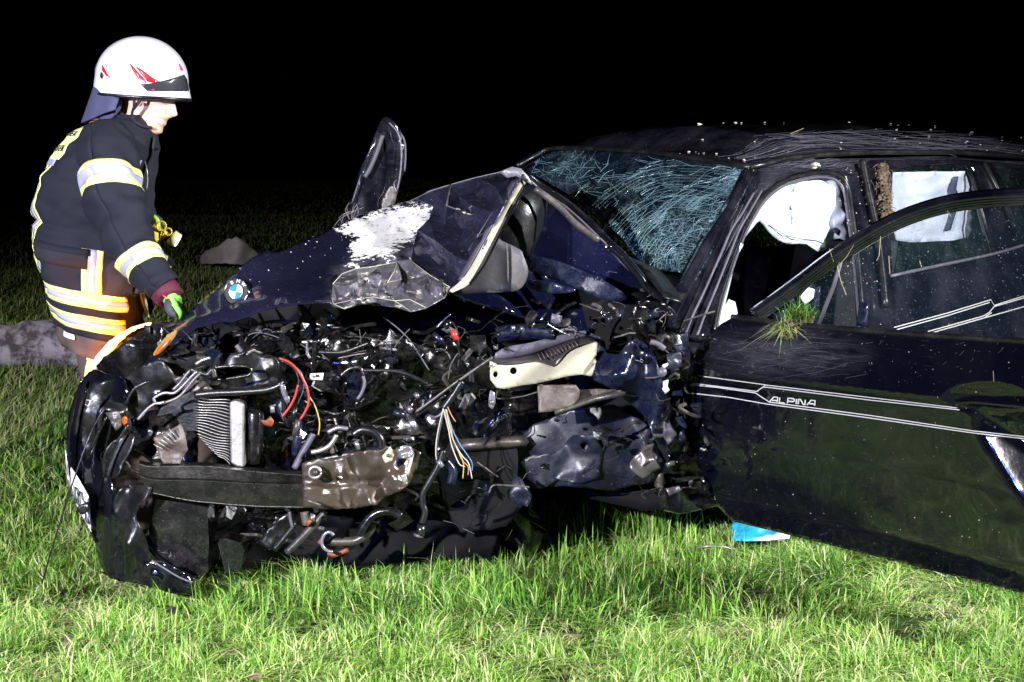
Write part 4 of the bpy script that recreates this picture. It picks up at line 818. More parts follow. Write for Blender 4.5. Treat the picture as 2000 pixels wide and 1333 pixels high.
# small things around the strut tower
for P, mt in (([(1078, 612), (1098, 618), (1096, 630), (1086, 636), (1076, 630)], 'lilac'), ([(1098, 624), (1112, 622), (1112, 634), (1100, 640)], 'mudmetal'), ([(1228, 622), (1240, 600), (1243, 606), (1232, 628)], 'glint'), ([(1185, 620), (1196, 618), (1197, 628), (1188, 630)], 'liner'), ([(1265, 610), (1290, 598), (1284, 620), (1270, 624)], 'wetblue'), ([(1295, 745), (1305, 742), (1304, 755), (1308, 762), (1300, 770), (1295, 760)], 'white'),
              ([(1330, 655), (1342, 652), (1345, 668), (1334, 678)], 'liner'), ([(1302, 692), (1330, 690), (1332, 715), (1308, 730)], 'liner'), ([(1298, 810), (1322, 850), (1305, 870), (1296, 850)], 'greyplastic'), ([(1325, 850), (1335, 840), (1342, 860), (1330, 870)], 'liner'), ([(963, 675), (972, 673), (971, 683), (964, 683)], 'glint'), ([(942, 672), (948, 668), (950, 680), (943, 682)], 'mudmetal'), ([(920, 800), (930, 795), (934, 812), (922, 815)], 'wetblue')):
    panel('bracket', P, cy(5.5, .015, 12, 3), M[mt], car, 6, .006)
for x, y in ((1002, 641), (1020, 642), (1040, 634)): MB().tube([V(x, y+5, 5.6), V(x, y-4, 5.6)], .008, 8).build('bolt', M['glint'], car)
hs_('engine_mount', [(970, 655), (1000, 650), (1050, 648), (1080, 650)], .035, 'wetblue', 5.62)
MB().tube([V(1293, 727, 5.46), V(1293, 727, 5.50)], .016, 12).build('bush', M['lilac'], car)
hs_('bracket', [(1270, 668), (1285, 672), (1298, 682)], .012, 'lilac', 5.5)
# scattered unnamed glinting scrap deep in the bay
rr = random.Random(11); m = MB()
zones = [((470, 640, 720, 700), 60), ((540, 740, 700, 880), 60), ((280, 640, 420, 740), 50), ((850, 620, 1000, 800), 24), ((1150, 600, 1345, 700), 24), ((1250, 700, 1345, 980), 40), ((1010, 820, 1260, 950), 10), ((700, 880, 1000, 1030), 25), ((560, 830, 800, 900), 50), ((400, 990, 640, 1070), 26), ((720, 640, 860, 860), 22), ((960, 590, 1150, 660), 12)]
mats3 = [MB(), MB(), MB()]
for (x0, y0, x1, y1), n_ in zones:
    for _ in range(int(n_*1.3)):
        x, y = rr.uniform(x0, x1), rr.uniform(y0, y1); Y = rr.uniform(5.46, 5.72); b = mats3[rr.choice([0, 0, 0, 0, 0, 1, 1, 2])]
        k = rr.random(); a = rr.uniform(0, 6.28); L = rr.uniform(5, 26)
        if k < .90:
            q_ = rr.uniform(-1.2, 1.2); P = [(x, y, Y), (x+L*math.cos(a), y+L*math.sin(a)*.6, Y+rr.uniform(-.03, .03)), (x+2*L*math.cos(a+q_), y+2*L*math.sin(a+q_)*.6, Y), (x+3.2*L*math.cos(a+q_*1.3), y+3*L*math.sin(a+q_*1.3)*.6, Y+.02)]
            b.tube(catmull(px3(P), 4), rr.choice([.001, .0014, .002, .003, .006]), 5)
        elif k < .95:
            c = V(x, y, Y); u = Vector((rr.gauss(0, 1), rr.gauss(0, .6), rr.gauss(0, 1))).normalized(); v = u.cross(Vector((rr.gauss(0, 1), rr.gauss(0, 1), rr.gauss(0, 1)))).normalized()
            b.box(c, u*rr.uniform(.006, .024), v*rr.uniform(.004, .014), u.cross(v)*.0015)
        else: b.ico(V(x, y, Y), rr.uniform(.004, .014), (1, 1, rr.uniform(.4, 1)), .3)
shards = [MB(), MB(), MB()]
for (x0, y0, x1, y1), n_ in zones:
    for _ in range(int(n_*.36)):
        c = V(rr.uniform(x0, x1), rr.uniform(y0, y1), rr.uniform(5.44, 5.66)); nn = Vector((rr.gauss(0, .5), -1, rr.gauss(0, .5))).normalized(); u = nn.cross(Vector((rr.gauss(0, 1), .1, rr.gauss(0, 1)))).normalized(); v = nn.cross(u); k = rr.randint(5, 8); R0 = rr.uniform(.014, .055); el = rr.uniform(.25, .8)
        P = []
        for i in range(k):
            a = 6.283*i/k; q = R0*rr.uniform(.45, 1.2); P.append(c+u*q*math.cos(a)+v*q*el*math.sin(a)+nn*rr.uniform(-.35, .35)*q)
        B = [p-nn*.0018 for p in P]; cc, cb = c+nn*R0*rr.uniform(-.2, .3), c+nn*(R0*.1-.0018)
        shards[rr.choice([0, 0, 1, 1, 2])].add(P+B+[cc, cb], [(i, (i+1) % k, 2*k) for i in range(k)]+[(k+(i+1) % k, k+i, 2*k+1) for i in range(k)]+[(i, k+i, k+(i+1) % k, (i+1) % k) for i in range(k)])
for b, mt in zip(shards, ('wet', 'plastic', 'wetblue')): b.build('torn_shard', M[mt], car, False, kind='stuff')
for b, mt in zip(mats3, ('wet', 'mudmetal', 'metal')): b.build('bay_scrap', M[mt], car, False, kind='stuff')
# ================================================================ front bumper, lamp, plate
def bY(x, y): return 5.62-.35*math.sin(min(1, max(0, (x-125)/270))*1.5708)+.035*facet(*warp(x, y), 95, 61)+.004*noise.noise(Vector((x/40, y/40, 2)))+.010*math.sin(x/9)
bout = spl([(160, 742), (185, 722), (205, 730), (240, 740), (250, 790), (228, 800), (212, 850), (204, 900), (222, 950), (240, 985), (258, 1030), (300, 1080), (340, 1120), (378, 1150), (376, 1166), (330, 1158), (270, 1140), (215, 1130), (192, 1092), (182, 1040), (160, 1000), (140, 950), (131, 880), (134, 810)], 2)
bump = panel('front_bumper', bout, yplane(bY), M['paint'], car, 8, .006, label='black front bumper hanging torn into the grass')
panel('bumper_inner', spl([(232, 960), (250, 948), (290, 950), (294, 962), (272, 990), (266, 1014), (285, 1050), (294, 1098), (280, 1100), (250, 1070), (228, 1020), (222, 985)], 3), yplane(lambda x, y: 5.26+.03*math.sin(x/16+y/40)+.012*facet(x, y, 30, 3)), M['plastic'], bump, 6, .004)
panel('bumper_inner', spl([(205, 885), (222, 862), (250, 848), (262, 852), (255, 880), (240, 905), (230, 930), (208, 935), (200, 920)], 3), yplane(lambda x, y: 5.32+.02*math.sin(x/14+y/30)), M['plastic'], bump, 6, .004)
panel('bumper_inner', spl([(172, 760), (200, 745), (232, 748), (250, 800), (236, 812), (205, 800), (190, 860), (170, 900), (160, 850)], 2), yplane(lambda x, y: 5.42+.03*facet(x, y, 34, 8)), M['plastic'], bump, 8, .004)
hs_('bumper_edge', [(160, 742), (150, 775), (140, 820), (134, 880), (142, 950), (165, 1005), (188, 1060)], .007, 'paint', 5.5)
for P in ([(170, 760), (156, 800), (148, 850)], [(250, 830), (220, 880), (205, 930)], [(208, 815), (190, 850), (172, 890)], [(300, 930), (262, 920), (245, 900)], [(244, 790), (262, 760), (290, 745)]): hs_('bumper_rib', P, .006, 'wet', 5.3)
panel('headlamp_housing', [(188, 715), (215, 690), (262, 655), (300, 632), (318, 640), (322, 690), (300, 720), (262, 760), (240, 790), (215, 770), (196, 740)], yplane(lambda x, y: 5.55+.05*facet(*warp(x, y), 45, 71)), M['wet'], car, 8, .01, rough=1)
panel('headlamp_housing', [(240, 740), (300, 700), (320, 705), (345, 740), (300, 780), (265, 820), (250, 800)], yplane(lambda x, y: 5.45+.04*facet(*warp(x, y), 35, 74)), M['plastic'], car, 8, .01, rough=1)
panel('headlamp_housing', [(255, 818), (300, 800), (330, 800), (385, 850), (384, 905), (300, 905), (262, 880)], yplane(lambda x, y: 5.48+.04*facet(*warp(x, y), 45, 75)), M['wet'], car, 8, .01, rough=1)
hl = panel('headlamp', spl([(299, 692), (310, 674), (326, 656), (342, 646), (346, 650), (336, 666), (318, 686), (304, 694)], 3), yplane(lambda x, y: 5.43+.01*facet(x, y, 20, 2)), glass('lamp_glass', (.5, .3, .08), .35), car, 6, .004)
panel('indicator_lens', spl([(303, 691), (310, 680), (322, 670), (330, 664), (327, 674), (314, 686), (306, 694)], 3), yplane(5.42), M['amber'], hl, 6, .008)
panel('indicator_lens', spl([(238, 818), (246, 814), (248, 826), (241, 830)], 3), yplane(5.28), M['amber'], car, 6, .008)
panel('bracket', [(205, 806), (232, 805), (238, 835), (226, 842), (215, 822)], cy(5.3, .01, 12, 2), M['mudmetal'], car, 6, .008)
hose('bumper_trim', [(183, 722, 5.6), (192, 705, 5.62), (206, 688, 5.64), (224, 668, 5.66), (244, 652, 5.68), (266, 640, 5.7), (296, 632, 5.72)], [.010, .016, .016, .012, .008, .006, .004], mat('pale_bumper_edge', (.75, .60, .58), .4), car, label='pale pinkish edge strip above the bumper')  # highlight on the wing edge, painted as a pale strip
pl = onplane(V(160, 970, 5.50), (-.93, -.36, .06), lambda x, y: .01*math.sin((y-890)/50))
plp = [(127, 878), (131, 905), (146, 925), (172, 968), (178, 1040), (158, 1005), (138, 965), (130, 920)]
npl = panel('number_plate', plp, yplane(lambda x, y: 5.52-.0022*(x-127)), M['white'], car, 6, .003)
pn = lambda x, y, e=0: V(x, y, 5.505-.0022*(x-127))
m = MB()
for st in ([(146, 985), (144, 950), (149, 953), (152, 968), (148, 972), (153, 988)], [(155, 990), (153, 958), (158, 962), (161, 978)], [(163, 978), (168, 985), (169, 1000)], [(166, 1004), (169, 1020), (173, 1024), (173, 1008)], [(137, 950), (140, 970)]): strip_mb(m, pn, st, 2.2)
m.build('plate_lettering', M['ink'], npl, False)
m = MB(); C_ = plp+[plp[0]]; strip_mb(m, pn, [(x*.9+152*.1, y*.96+960*.04) for x, y in C_], 1.0); m.build('plate_border', M['ink'], npl, False)
panel('bracket', spl([(150, 992), (160, 986), (172, 982), (174, 992), (166, 1004), (156, 1004)], 2), yplane(5.36), M['plastic'], car, 6, .02)
hs_('aerial_wire', [(82, 1140, 5.3), (102, 1070, 5.3), (124, 1000, 5.3), (150, 920, 5.3), (176, 850, 5.32), (200, 800, 5.36)], .0035, 'rubber')
# lower front: fan shroud, undertray
prism(m := MB(), [(305, 975), (372, 985), (405, 992), (408, 1060), (404, 1120), (360, 1130), (310, 1090), (290, 1040)], 5.34, .12); m.build('fan_shroud', M['wet'], car, False)
panel('undertray', [(280, 1095), (320, 1100), (380, 1128), (376, 1160), (330, 1150), (285, 1125)], cy(5.22, .015, 30, 2), M['paint'], car, 8, .008)
prism(m := MB(), [(425, 1060), (440, 1052), (470, 1060), (478, 1075), (470, 1110), (440, 1120)], 5.36, .1); m.build('bracket', M['wet'], car, False)
hs_('undertray_edge', [(296, 1095), (320, 1110), (350, 1128), (376, 1138)], .004, 'lilac', 5.2)
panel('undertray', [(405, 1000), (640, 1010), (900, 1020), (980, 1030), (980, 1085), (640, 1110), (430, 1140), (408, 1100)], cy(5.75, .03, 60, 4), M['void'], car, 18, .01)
panel('splash_guard', [(500, 1060), (560, 1000), (575, 1005), (575, 1020), (530, 1075)], cy(5.4, .02, 25, 4), M['plastic'], car, 8, .006)
# torn far-side wing standing up behind the bonnet
fw = spl([(650, 452), (668, 420), (690, 380), (700, 340), (722, 290), (742, 240), (752, 229), (762, 232), (780, 250), (792, 285), (793, 330), (786, 345), (776, 380), (770, 420), (772, 440), (740, 470), (690, 480)], 2)
uw = panel('torn_wing', fw, yplane(lambda x, y: 6.75+.03*((x-720)/60)**2+.01*facet(x, y, 45, 3)), M['paint_dusty'], car, 8, .012, attrs={'dust': lambda x, y: .35 if x > 770 else .15}, label='torn body panel standing upright behind the bonnet')
hose('panel_strip', [(747, 264, 6.71), (735, 300, 6.71), (722, 330, 6.71), (712, 346, 6.71)], .009, M['greyplastic'], uw)
hose('panel_rib', [(760, 240, 6.72), (778, 262, 6.72), (784, 300, 6.72), (780, 350, 6.72), (768, 400, 6.72)], .004, M['lilac'], uw)
hose('panel_rib', [(770, 250, 6.74), (788, 270, 6.74), (792, 300, 6.74), (790, 335, 6.74)], .004, M['greyplastic'], uw)
hose('panel_rib', [(705, 342, 6.72), (696, 370, 6.72), (688, 395, 6.72)], .003, M['greyplastic'], uw)
panel('panel_tear', [(745, 440), (742, 400), (756, 372), (774, 350), (772, 390), (764, 440)], yplane(6.7), M['mudmetal'], uw, 6, .008, rough=3)
rr2 = random.Random(3)
for k in range(9): hose('torn_strand', [(650+rr2.uniform(0, 60), 455-rr2.uniform(0, 12), 6.5), (655+rr2.uniform(0, 50), 430-rr2.uniform(0, 20), 6.5), (660+rr2.uniform(0, 50), 415-rr2.uniform(0, 20), 6.5)], .0022, M['mudmetal'], uw, 4, 3)
# ================================================================ ground, field, grass
def gz(x, y): return .035*noise.noise(Vector((x*.7, y*.7, 0)))+.012*noise.noise(Vector((x*3.1, y*3.1, 4)))-.02
xs = [math.copysign(abs(t)**2.6*150, t)+t*6 for t in np.linspace(-1, 1, 150)]; ys = [5.5+math.copysign(abs(t)**2.6*150, t)+t*6 for t in np.linspace(-1, 1, 150)]
m = MB(); m.v = [Vector((x, y, gz(x, y))) for y in ys for x in xs]; m.f = [(j*150+i, j*150+i+1, (j+1)*150+i+1, (j+1)*150+i) for j in range(149) for i in range(149)]
def soil():
    k = mat('soil_and_turf', (.02, .03, .01), .95, 0, 0, .1); n = N(k)
    a = n.mix(n.rng(n.noise(7, 6, .7), .35, .65), (.016, .030, .008), (.034, .055, .014)); n.set('Base Color', n.mix(n.rng(n.noise(3, 4, .6), .6, .72), a, (.035, .024, .014))); n.bump(n.noise(90, 5, .7), .8, .02); return k
M['soil'] = soil()
gr = m.build('ground', M['soil'], None, True); gr['kind'] = 'structure'; gr['label'] = 'dark field of turf'
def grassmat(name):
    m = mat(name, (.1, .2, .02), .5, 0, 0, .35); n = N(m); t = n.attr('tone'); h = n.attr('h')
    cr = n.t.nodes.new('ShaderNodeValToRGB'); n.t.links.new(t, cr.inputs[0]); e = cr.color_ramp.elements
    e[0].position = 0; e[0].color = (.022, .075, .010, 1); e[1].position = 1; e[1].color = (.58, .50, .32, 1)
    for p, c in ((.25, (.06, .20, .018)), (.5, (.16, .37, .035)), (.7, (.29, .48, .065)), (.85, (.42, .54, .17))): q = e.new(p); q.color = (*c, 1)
    n.set('Base Color', n.mix(n.rng(h, 0, .5, 0, 1), (.06, .055, .024), cr.outputs[0]))  # dead-brown blade feet, also painting in the shade between blades
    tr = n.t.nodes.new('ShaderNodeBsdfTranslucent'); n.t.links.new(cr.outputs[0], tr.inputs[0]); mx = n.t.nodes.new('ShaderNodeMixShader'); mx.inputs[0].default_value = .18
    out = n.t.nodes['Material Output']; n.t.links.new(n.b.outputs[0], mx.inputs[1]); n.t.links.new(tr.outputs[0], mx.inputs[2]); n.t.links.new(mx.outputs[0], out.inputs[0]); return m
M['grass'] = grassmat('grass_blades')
def blades(name, X, Y, Z, H, Wd, lean_a, lean, tone, mt, o0=(0, 0, 0), parent=None, droop=1.0):
    n = len(X); lv = [(0, 0), (.36, .10), (.72, .42), (1, 1)]
    fa = np.random.uniform(0, 6.283, n); wx, wy = np.cos(fa)*Wd/2, np.sin(fa)*Wd/2; lx, ly = np.cos(lean_a)*lean*H, np.sin(lean_a)*lean*H
    V_ = np.zeros((n, 7, 3), np.float32); A = np.zeros((n, 7), np.float32); k = 0
    for i, (t, b) in enumerate(lv):
        cx, cy, cz = X+lx*b, Y+ly*b, Z+H*(t-droop*.5*b*lean*.7)
        w = [1, .9, .6, 0][i]; A[:, k] = t
        if i < 3:
            V_[:, k] = np.stack([cx-wx*w, cy-wy*w, cz], 1); V_[:, k+1] = np.stack([cx+wx*w, cy+wy*w, cz], 1); A[:, k+1] = t; k += 2
        else: V_[:, k] = np.stack([cx, cy, cz], 1)
    V_ -= np.array(o0, np.float32)
    base = (np.arange(n)*7)[:, None]; loops = (base+np.array([0, 1, 3, 2, 2, 3, 5, 4, 4, 5, 6])).ravel().astype(np.int32)
    me = D.meshes.new(name); me.vertices.add(n*7); me.vertices.foreach_set('co', V_.ravel()); me.loops.add(n*11); me.loops.foreach_set('vertex_index', loops)
    me.polygons.add(n*3); st = (np.arange(n)*11)[:, None]+np.array([0, 4, 8]); me.polygons.foreach_set('loop_start', st.ravel().astype(np.int32)); 
    a = me.attributes.new('tone', 'FLOAT', 'POINT'); a.data.foreach_set('value', np.repeat(tone, 7).astype(np.float32)); a = me.attributes.new('h', 'FLOAT', 'POINT'); a.data.foreach_set('value', A.ravel())
    me.update(calc_edges=True); me.validate(); me.materials.append(mt); me.polygons.foreach_set('use_smooth', [True]*len(me.polygons))
    o = D.objects.new(name, me); COL.objects.link(o); o.location = o0 if parent is None else (0, 0, 0); o.parent = parent; return o
def grid(fn, x0, x1, y0, y1, n=160):
    G = np.array([[fn(x0+(x1-x0)*i/(n-1), y0+(y1-y0)*j/(n-1)) for i in range(n)] for j in range(n)])
    return lambda X, Y: G[np.clip(((Y-y0)/(y1-y0)*(n-1)).astype(int), 0, n-1), np.clip(((X-x0)/(x1-x0)*(n-1)).astype(int), 0, n-1)]
rng = np.random.default_rng(5)
bX, bY_, bk = [], [], []
for (y0, y1, dens) in ((4.2, 5.1, 17000), (5.1, 6.0, 13500), (6.0, 7.2, 7500), (7.2, 9.5, 3000), (9.5, 13, 1500), (13, 20, 620), (20, 34, 160), (34, 62, 42)):
    wd = .315*y1*2+1.2; n = int(dens*(y1-y0)*wd); X = rng.uniform(-wd/2, wd/2, n); Y = rng.uniform(y0, y1, n)
    s = (X-HX)*AX.x+(Y-HY)*AX.y; w = (X-HX)*IN.x+(Y-HY)*IN.y; keep = ~((s > .45) & (s < 3.9) & (w > .35) & (w < 1.6) & (Y > 6.1))
    bX.append(X[keep]); bY_.append(Y[keep]); bk.append(np.full(keep.sum(), max(1, (y0/6)**.8)))
X, Y, K = map(np.concatenate, (bX, bY_, bk)); n = len(X)
inn = grid(lambda x, y: noise.noise(Vector((x*2.2, y*2.2, 7))), -2.5, 2.5, 4, 8); inn2 = grid(lambda x, y: noise.noise(Vector((x*7, y*7, 9))), -2.5, 2.5, 4, 8, 260); ang = grid(lambda x, y: noise.noise(Vector((x*2.6, y*2.6, 17)))*7+noise.noise(Vector((x*9, y*9, 1)))*3, -2.5, 2.5, 4, 8, 260)
dry = grid(lambda x, y: noise.noise(Vector((x*3.3, y*3.3, 27)))+.5*noise.noise(Vector((x*9, y*9, 21))), -2.5, 2.5, 4, 8, 260); zz = grid(gz, -2.6, 2.6, 4, 9.2, 240)
far = grid(gz, -16, 16, 4, 36, 300)
c1, c2, an, dr = inn(X, Y), inn2(X, Y), ang(X, Y), dry(X, Y); Z = np.where((np.abs(X) < 2.5) & (Y < 9), zz(X, Y), far(X, Y))-.004
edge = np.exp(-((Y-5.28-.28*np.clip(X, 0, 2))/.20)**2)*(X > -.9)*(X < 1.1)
H = .078*(1+.55*c1+.95*c2)*rng.uniform(.4, 1.35, n)*(1+.75*edge*rng.uniform(.2, 1.3, n)); H = np.clip(H, .02, .17)
tall = rng.random(n) < .012; H = np.where(tall, H*1.5, H); mat_ = (dr > .22) & (Y < 6); H = np.where(mat_, H*.55, H); flat = rng.random(n) < .42
lean = np.abs(rng.normal(.62, .42, n))+mat_*.5; lean = np.where(flat, rng.uniform(1.2, 2.3, n), lean); la = an+rng.normal(0, 1.3, n)
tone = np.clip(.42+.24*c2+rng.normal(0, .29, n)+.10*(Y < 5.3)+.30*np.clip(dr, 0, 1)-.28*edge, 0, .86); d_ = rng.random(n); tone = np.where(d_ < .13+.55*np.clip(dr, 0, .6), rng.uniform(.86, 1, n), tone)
hole = (c2+.4*c1 < -.32); H = np.where(hole, H*.35, H)
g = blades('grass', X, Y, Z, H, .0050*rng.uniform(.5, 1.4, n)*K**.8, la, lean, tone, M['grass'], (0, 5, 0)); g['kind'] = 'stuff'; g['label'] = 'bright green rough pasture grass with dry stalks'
# taller tufts against the wreck
tx, ty, th = [], [], []
for px, Y0, cnt, hh in ((955, 5.25, 46, .20), (880, 5.2, 30, .17), (1000, 5.35, 30, .16), (640, 5.22, 22, .15), (560, 5.1, 26, .15), (420, 5.12, 24, .16), (300, 5.2, 14, .12), (1100, 5.45, 34, .15), (1200, 5.5, 38, .16), (1060, 5.35, 30, .15), (1330, 5.35, 40, .14), (1400, 5.2, 30, .14), (740, 5.3, 26, .14), (820, 5.3, 24, .15), (1170, 5.3, 28, .14), (1290, 5.55, 28, .15), (1900, 4.72, 18, .13), (1700, 5.0, 22, .11), (60, 5.6, 28, .12), (30, 5.1, 24, .12), (1540, 5.25, 24, .11), (1010, 6.2, 40, .19), (1080, 6.4, 60, .17), (1150, 6.5, 60, .18), (1220, 6.4, 60, .17), (1290, 6.3, 50, .19), (1340, 6.2, 40, .17), (1120, 6.0, 60, .15), (1250, 6.0, 60, .15), (1400, 5.8, 50, .14), (500, 5.35, 40, .13), (700, 5.4, 40, .13)):
    for _ in range(cnt): tx.append((px-1000)/F*Y0+rng.normal(0, .07)); ty.append(Y0+rng.normal(0, .07)); th.append(hh*rng.uniform(.5, 1.25))
tx, ty, th = map(np.array, (tx, ty, th)); q = len(tx)
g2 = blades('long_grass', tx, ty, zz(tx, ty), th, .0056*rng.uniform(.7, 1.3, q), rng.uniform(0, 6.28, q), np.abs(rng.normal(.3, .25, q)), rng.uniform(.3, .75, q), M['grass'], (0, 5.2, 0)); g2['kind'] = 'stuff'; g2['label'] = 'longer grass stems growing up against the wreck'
# ---- turf stuck to the car
def tuft(name, label, c, n_, h, spread, down, tone0, dirt, cat='grass tuft'):
    t = thing(name, label, cat, c); r_ = np.random.default_rng(int(c[0]*1000) % 97+3)
    x = c[0]+r_.normal(0, spread, n_); y = c[1]+r_.normal(0, spread*.5, n_)-.01; z = c[2]+r_.normal(0, spread*.5, n_)
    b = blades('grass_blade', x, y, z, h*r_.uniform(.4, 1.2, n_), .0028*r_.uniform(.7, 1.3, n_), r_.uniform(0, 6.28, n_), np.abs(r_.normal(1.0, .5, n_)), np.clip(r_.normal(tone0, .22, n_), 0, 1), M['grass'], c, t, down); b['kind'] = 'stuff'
    mm = MB()
    for _ in range(dirt): mm.ico((c[0]+r_.normal(0, spread*.7), c[1]+r_.normal(0, spread*.3), c[2]-.005+r_.normal(0, spread*.4)), float(r_.uniform(.003, .012)), (1, 1, .8), .3)
    mm.build('soil_crumb', M['root'], t, False, kind='stuff'); return t
M['root'] = dirty('roots_and_soil', (.10, .07, .04), .9, 0, (.2, .15, .09), .6)
c = dsf(1560, 622, .02); tuft('grass_tuft', 'torn clump of green grass lying on the sill of the open front door window', c, 300, .065, .022, 1.4, .3, 200)
c2_ = dsf(1535, 650, .012); tuft('grass_tuft', 'brown roots and straw hanging down the outside of the front door', c2_, 210, .08, .012, 2.6, .85, 60)
t = thing('moss_strip', 'brown turf and roots wedged down the front edge of the rear side window', 'turf', gp(1735, 380, .03)); mm = MB(); r_ = random.Random(6)
for i in range(330):
    k = r_.random(); p = gp(1718+18*k+r_.gauss(0, 6)+(6 if k < .3 else 0), 318+k*112, .022+r_.uniform(0, .012)); a = Vector((r_.gauss(0, 1), r_.gauss(0, .5), r_.gauss(0, 1))).normalized()
    if r_.random() < .35: mm.ico(p, r_.uniform(.003, .010), (1, 1, 1), .3)
    else: mm.tube([p, p+a*.012+Vector((0, 0, -.003)), p+a*.022+Vector((0, 0, -.012))], .0011, 4)
mm.build('roots', M['root'], t, False, kind='stuff')
q = 40; rr3 = np.random.default_rng(2); p = [gp(1740+rr3.normal(0, 3), 425+rr3.normal(0, 6), .03) for _ in range(q)]
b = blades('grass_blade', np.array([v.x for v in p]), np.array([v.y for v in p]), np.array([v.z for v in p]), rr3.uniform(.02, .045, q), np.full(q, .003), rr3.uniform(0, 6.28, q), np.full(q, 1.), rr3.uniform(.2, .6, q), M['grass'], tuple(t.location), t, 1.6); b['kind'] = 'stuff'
# crumbs and straws on roof, door, glass
mm = MB(); r_ = random.Random(9)
for i in range(50):
    s, w = r_.uniform(.6, 3.4), r_.uniform(.24, .95); p = CF(s, w, roofz(s, w)+.004); mm.ico(p, r_.uniform(.002, .006) if r_.random() < .93 else r_.uniform(.008, .016), (1, 1, .5), .35)
for i in range(60):
    x, y = r_.uniform(1360, 1990), r_.uniform(630, 1050); mm.ico(dsf(x, y, .001), r_.uniform(.0008, .0022), (1, 1, 1), .3)
for i in range(90): mm.ico(gp(r_.uniform(1640, 1715), r_.uniform(325, 560), .005), r_.uniform(.0012, .003), (1, 1, 1), .3)
for i in range(80):
    x, y = r_.uniform(420, 900), r_.uniform(400, 600)
    if inpoly(x, y, hood_out): mm.ico(V(x, y, hY(x, y)-.002), r_.uniform(.0008, .0024), (1, 1, 1), .3)
for x, y, s in ((1592, 322, .014), (1590, 328, .010), (1598, 324, .008)): mm.ico(gp(x, y, .02), s, (1.2, 1, .6), .3)
for x, y in ((693, 497), (697, 522), (715, 545), (700, 540)): mm.ico(V(x, y, hY(x, y)-.006), .007, (1.3, 1, .8), .3)
o = mm.build('dirt_crumb', dirty('pale_dirt', (.42, .36, .30), .9, 0, (.6, .58, .55), .6), None, False); o['kind'] = 'stuff'; o['label'] = 'pale crumbs of earth scattered over the car body'
mm = MB()
for P, sf in (([(1720, 462), (1717, 500), (1712, 510)], dpo(.02)), ([(1635, 520), (1643, 552), (1653, 577)], dpo(.02)), ([(1636, 522), (1655, 500), (1668, 478)], dpo(.02)), ([(1736, 500), (1738, 535)], dpo(.02)), ([(1796, 510), (1800, 522)], dpo(.02)), ([(1620, 486), (1628, 512)], dpo(.02)), ([(1850, 412), (1858, 424)], dpo(.03)), ([(1940, 725), (1941, 745)], dsf), ([(1670, 283), (1690, 275), (1705, 269)], lambda x, y, e=0: CF(1.2, .5, roofz(1.2, .5))+(V(x, y, 6.9)-V(1688, 278, 6.9)))):
    mm.tube([sf(x, y) for x, y in P], .0010, 5)
o = mm.build('straw', mat('straw', (.32, .26, .12), .8), None, False); o['kind'] = 'stuff'; o['label'] = 'single dry straws stuck to the door frame and roof'
# ---- loose things on the ground
def ontop(m, name, mt, label, cat, loc, **kw):
    loc = Vector(loc); m.v = [v-loc for v in m.v]; o = m.build(name, mt, None, **kw); o.location = loc; return tag(o, label, cat)
sf = yplane(lambda x, y: 6.22-.10*(y-1015)/35+.02*facet(x, y, 14, 3)); ml = mat('turquoise_plastic', (.02, .30, .42), .25, 0, .6); nn = N(ml); nn.set('Base Color', nn.mix(nn.rng(nn.noise(14, 1, .5), .5, .62), (.02, .27, .40), (.65, .75, .78))); nn.bump(nn.noise(30, 3), .6, .01)
m = panel_mb([(1428, 1008), (1460, 1012), (1500, 1020), (1545, 1035), (1542, 1052), (1500, 1056), (1460, 1058), (1430, 1056)], sf, 6)
ontop(m, 'plastic_sheet', ml, 'crumpled turquoise plastic sheet lying in the grass under the open car door', 'plastic sheet', V(1485, 1056, 6.15), solid=.003)
m = MB().tube([V(1358, 1069, 6.05), V(1385, 1066, 6.05), V(1410, 1067, 6.05), V(1440, 1074, 6.05)], [.008, .014, .016, .008], 6, flat=.3)
ontop(m, 'metal_strip', M['alu'], 'shiny metal strip lying in the grass just below the open front door', 'car fragment', V(1400, 1075, 6.05))
m = MB().tube(px3([(1058, 985, 6.4), (1075, 990, 6.4), (1090, 998, 6.4)]), .005, 6); ontop(m, 'broken_stick', M['rust'], 'short reddish splinter in the shaded grass below the wheel arch', 'splinter', V(1075, 998, 6.4))
mm = MB()
for i in range(46):
    px, Y0 = r_.uniform(0, 2000), r_.uniform(4.4, 5.3); x = (px-1000)/F*Y0; mm.ico((x, Y0, gz(x, Y0)+.02+r_.uniform(0, .02)), r_.uniform(.008, .022), (1.2, 1, .5), .4)
o = mm.build('earth_clod', M['root'], None, False); o['kind'] = 'stuff'; o['label'] = 'small brown clods of earth and dead leaves in the foreground grass'
mm = MB()
for i in range(44):
    px, Y0 = r_.uniform(60, 1500), r_.uniform(4.9, 5.7); x = (px-1000)/F*Y0; c_ = Vector((x, Y0, gz(x, Y0)+r_.uniform(.03, .06))); u = Vector((r_.gauss(0, 1), r_.gauss(0, 1), r_.gauss(0, .4))).normalized(); v = u.cross(Vector((r_.gauss(0, 1), r_.gauss(0, 1), r_.gauss(0, 1)))).normalized()
    mm.box(c_, u*r_.uniform(.005, .022), v*r_.uniform(.004, .012), u.cross(v)*.0015)
o = mm.build('plastic_splinter', M['plastic'], None, False); o['kind'] = 'stuff'; o['label'] = 'small black plastic splinters scattered in the grass before the wreck'
mm = MB(); tor = mat('torn_black', (.03, .03, .03), .7)
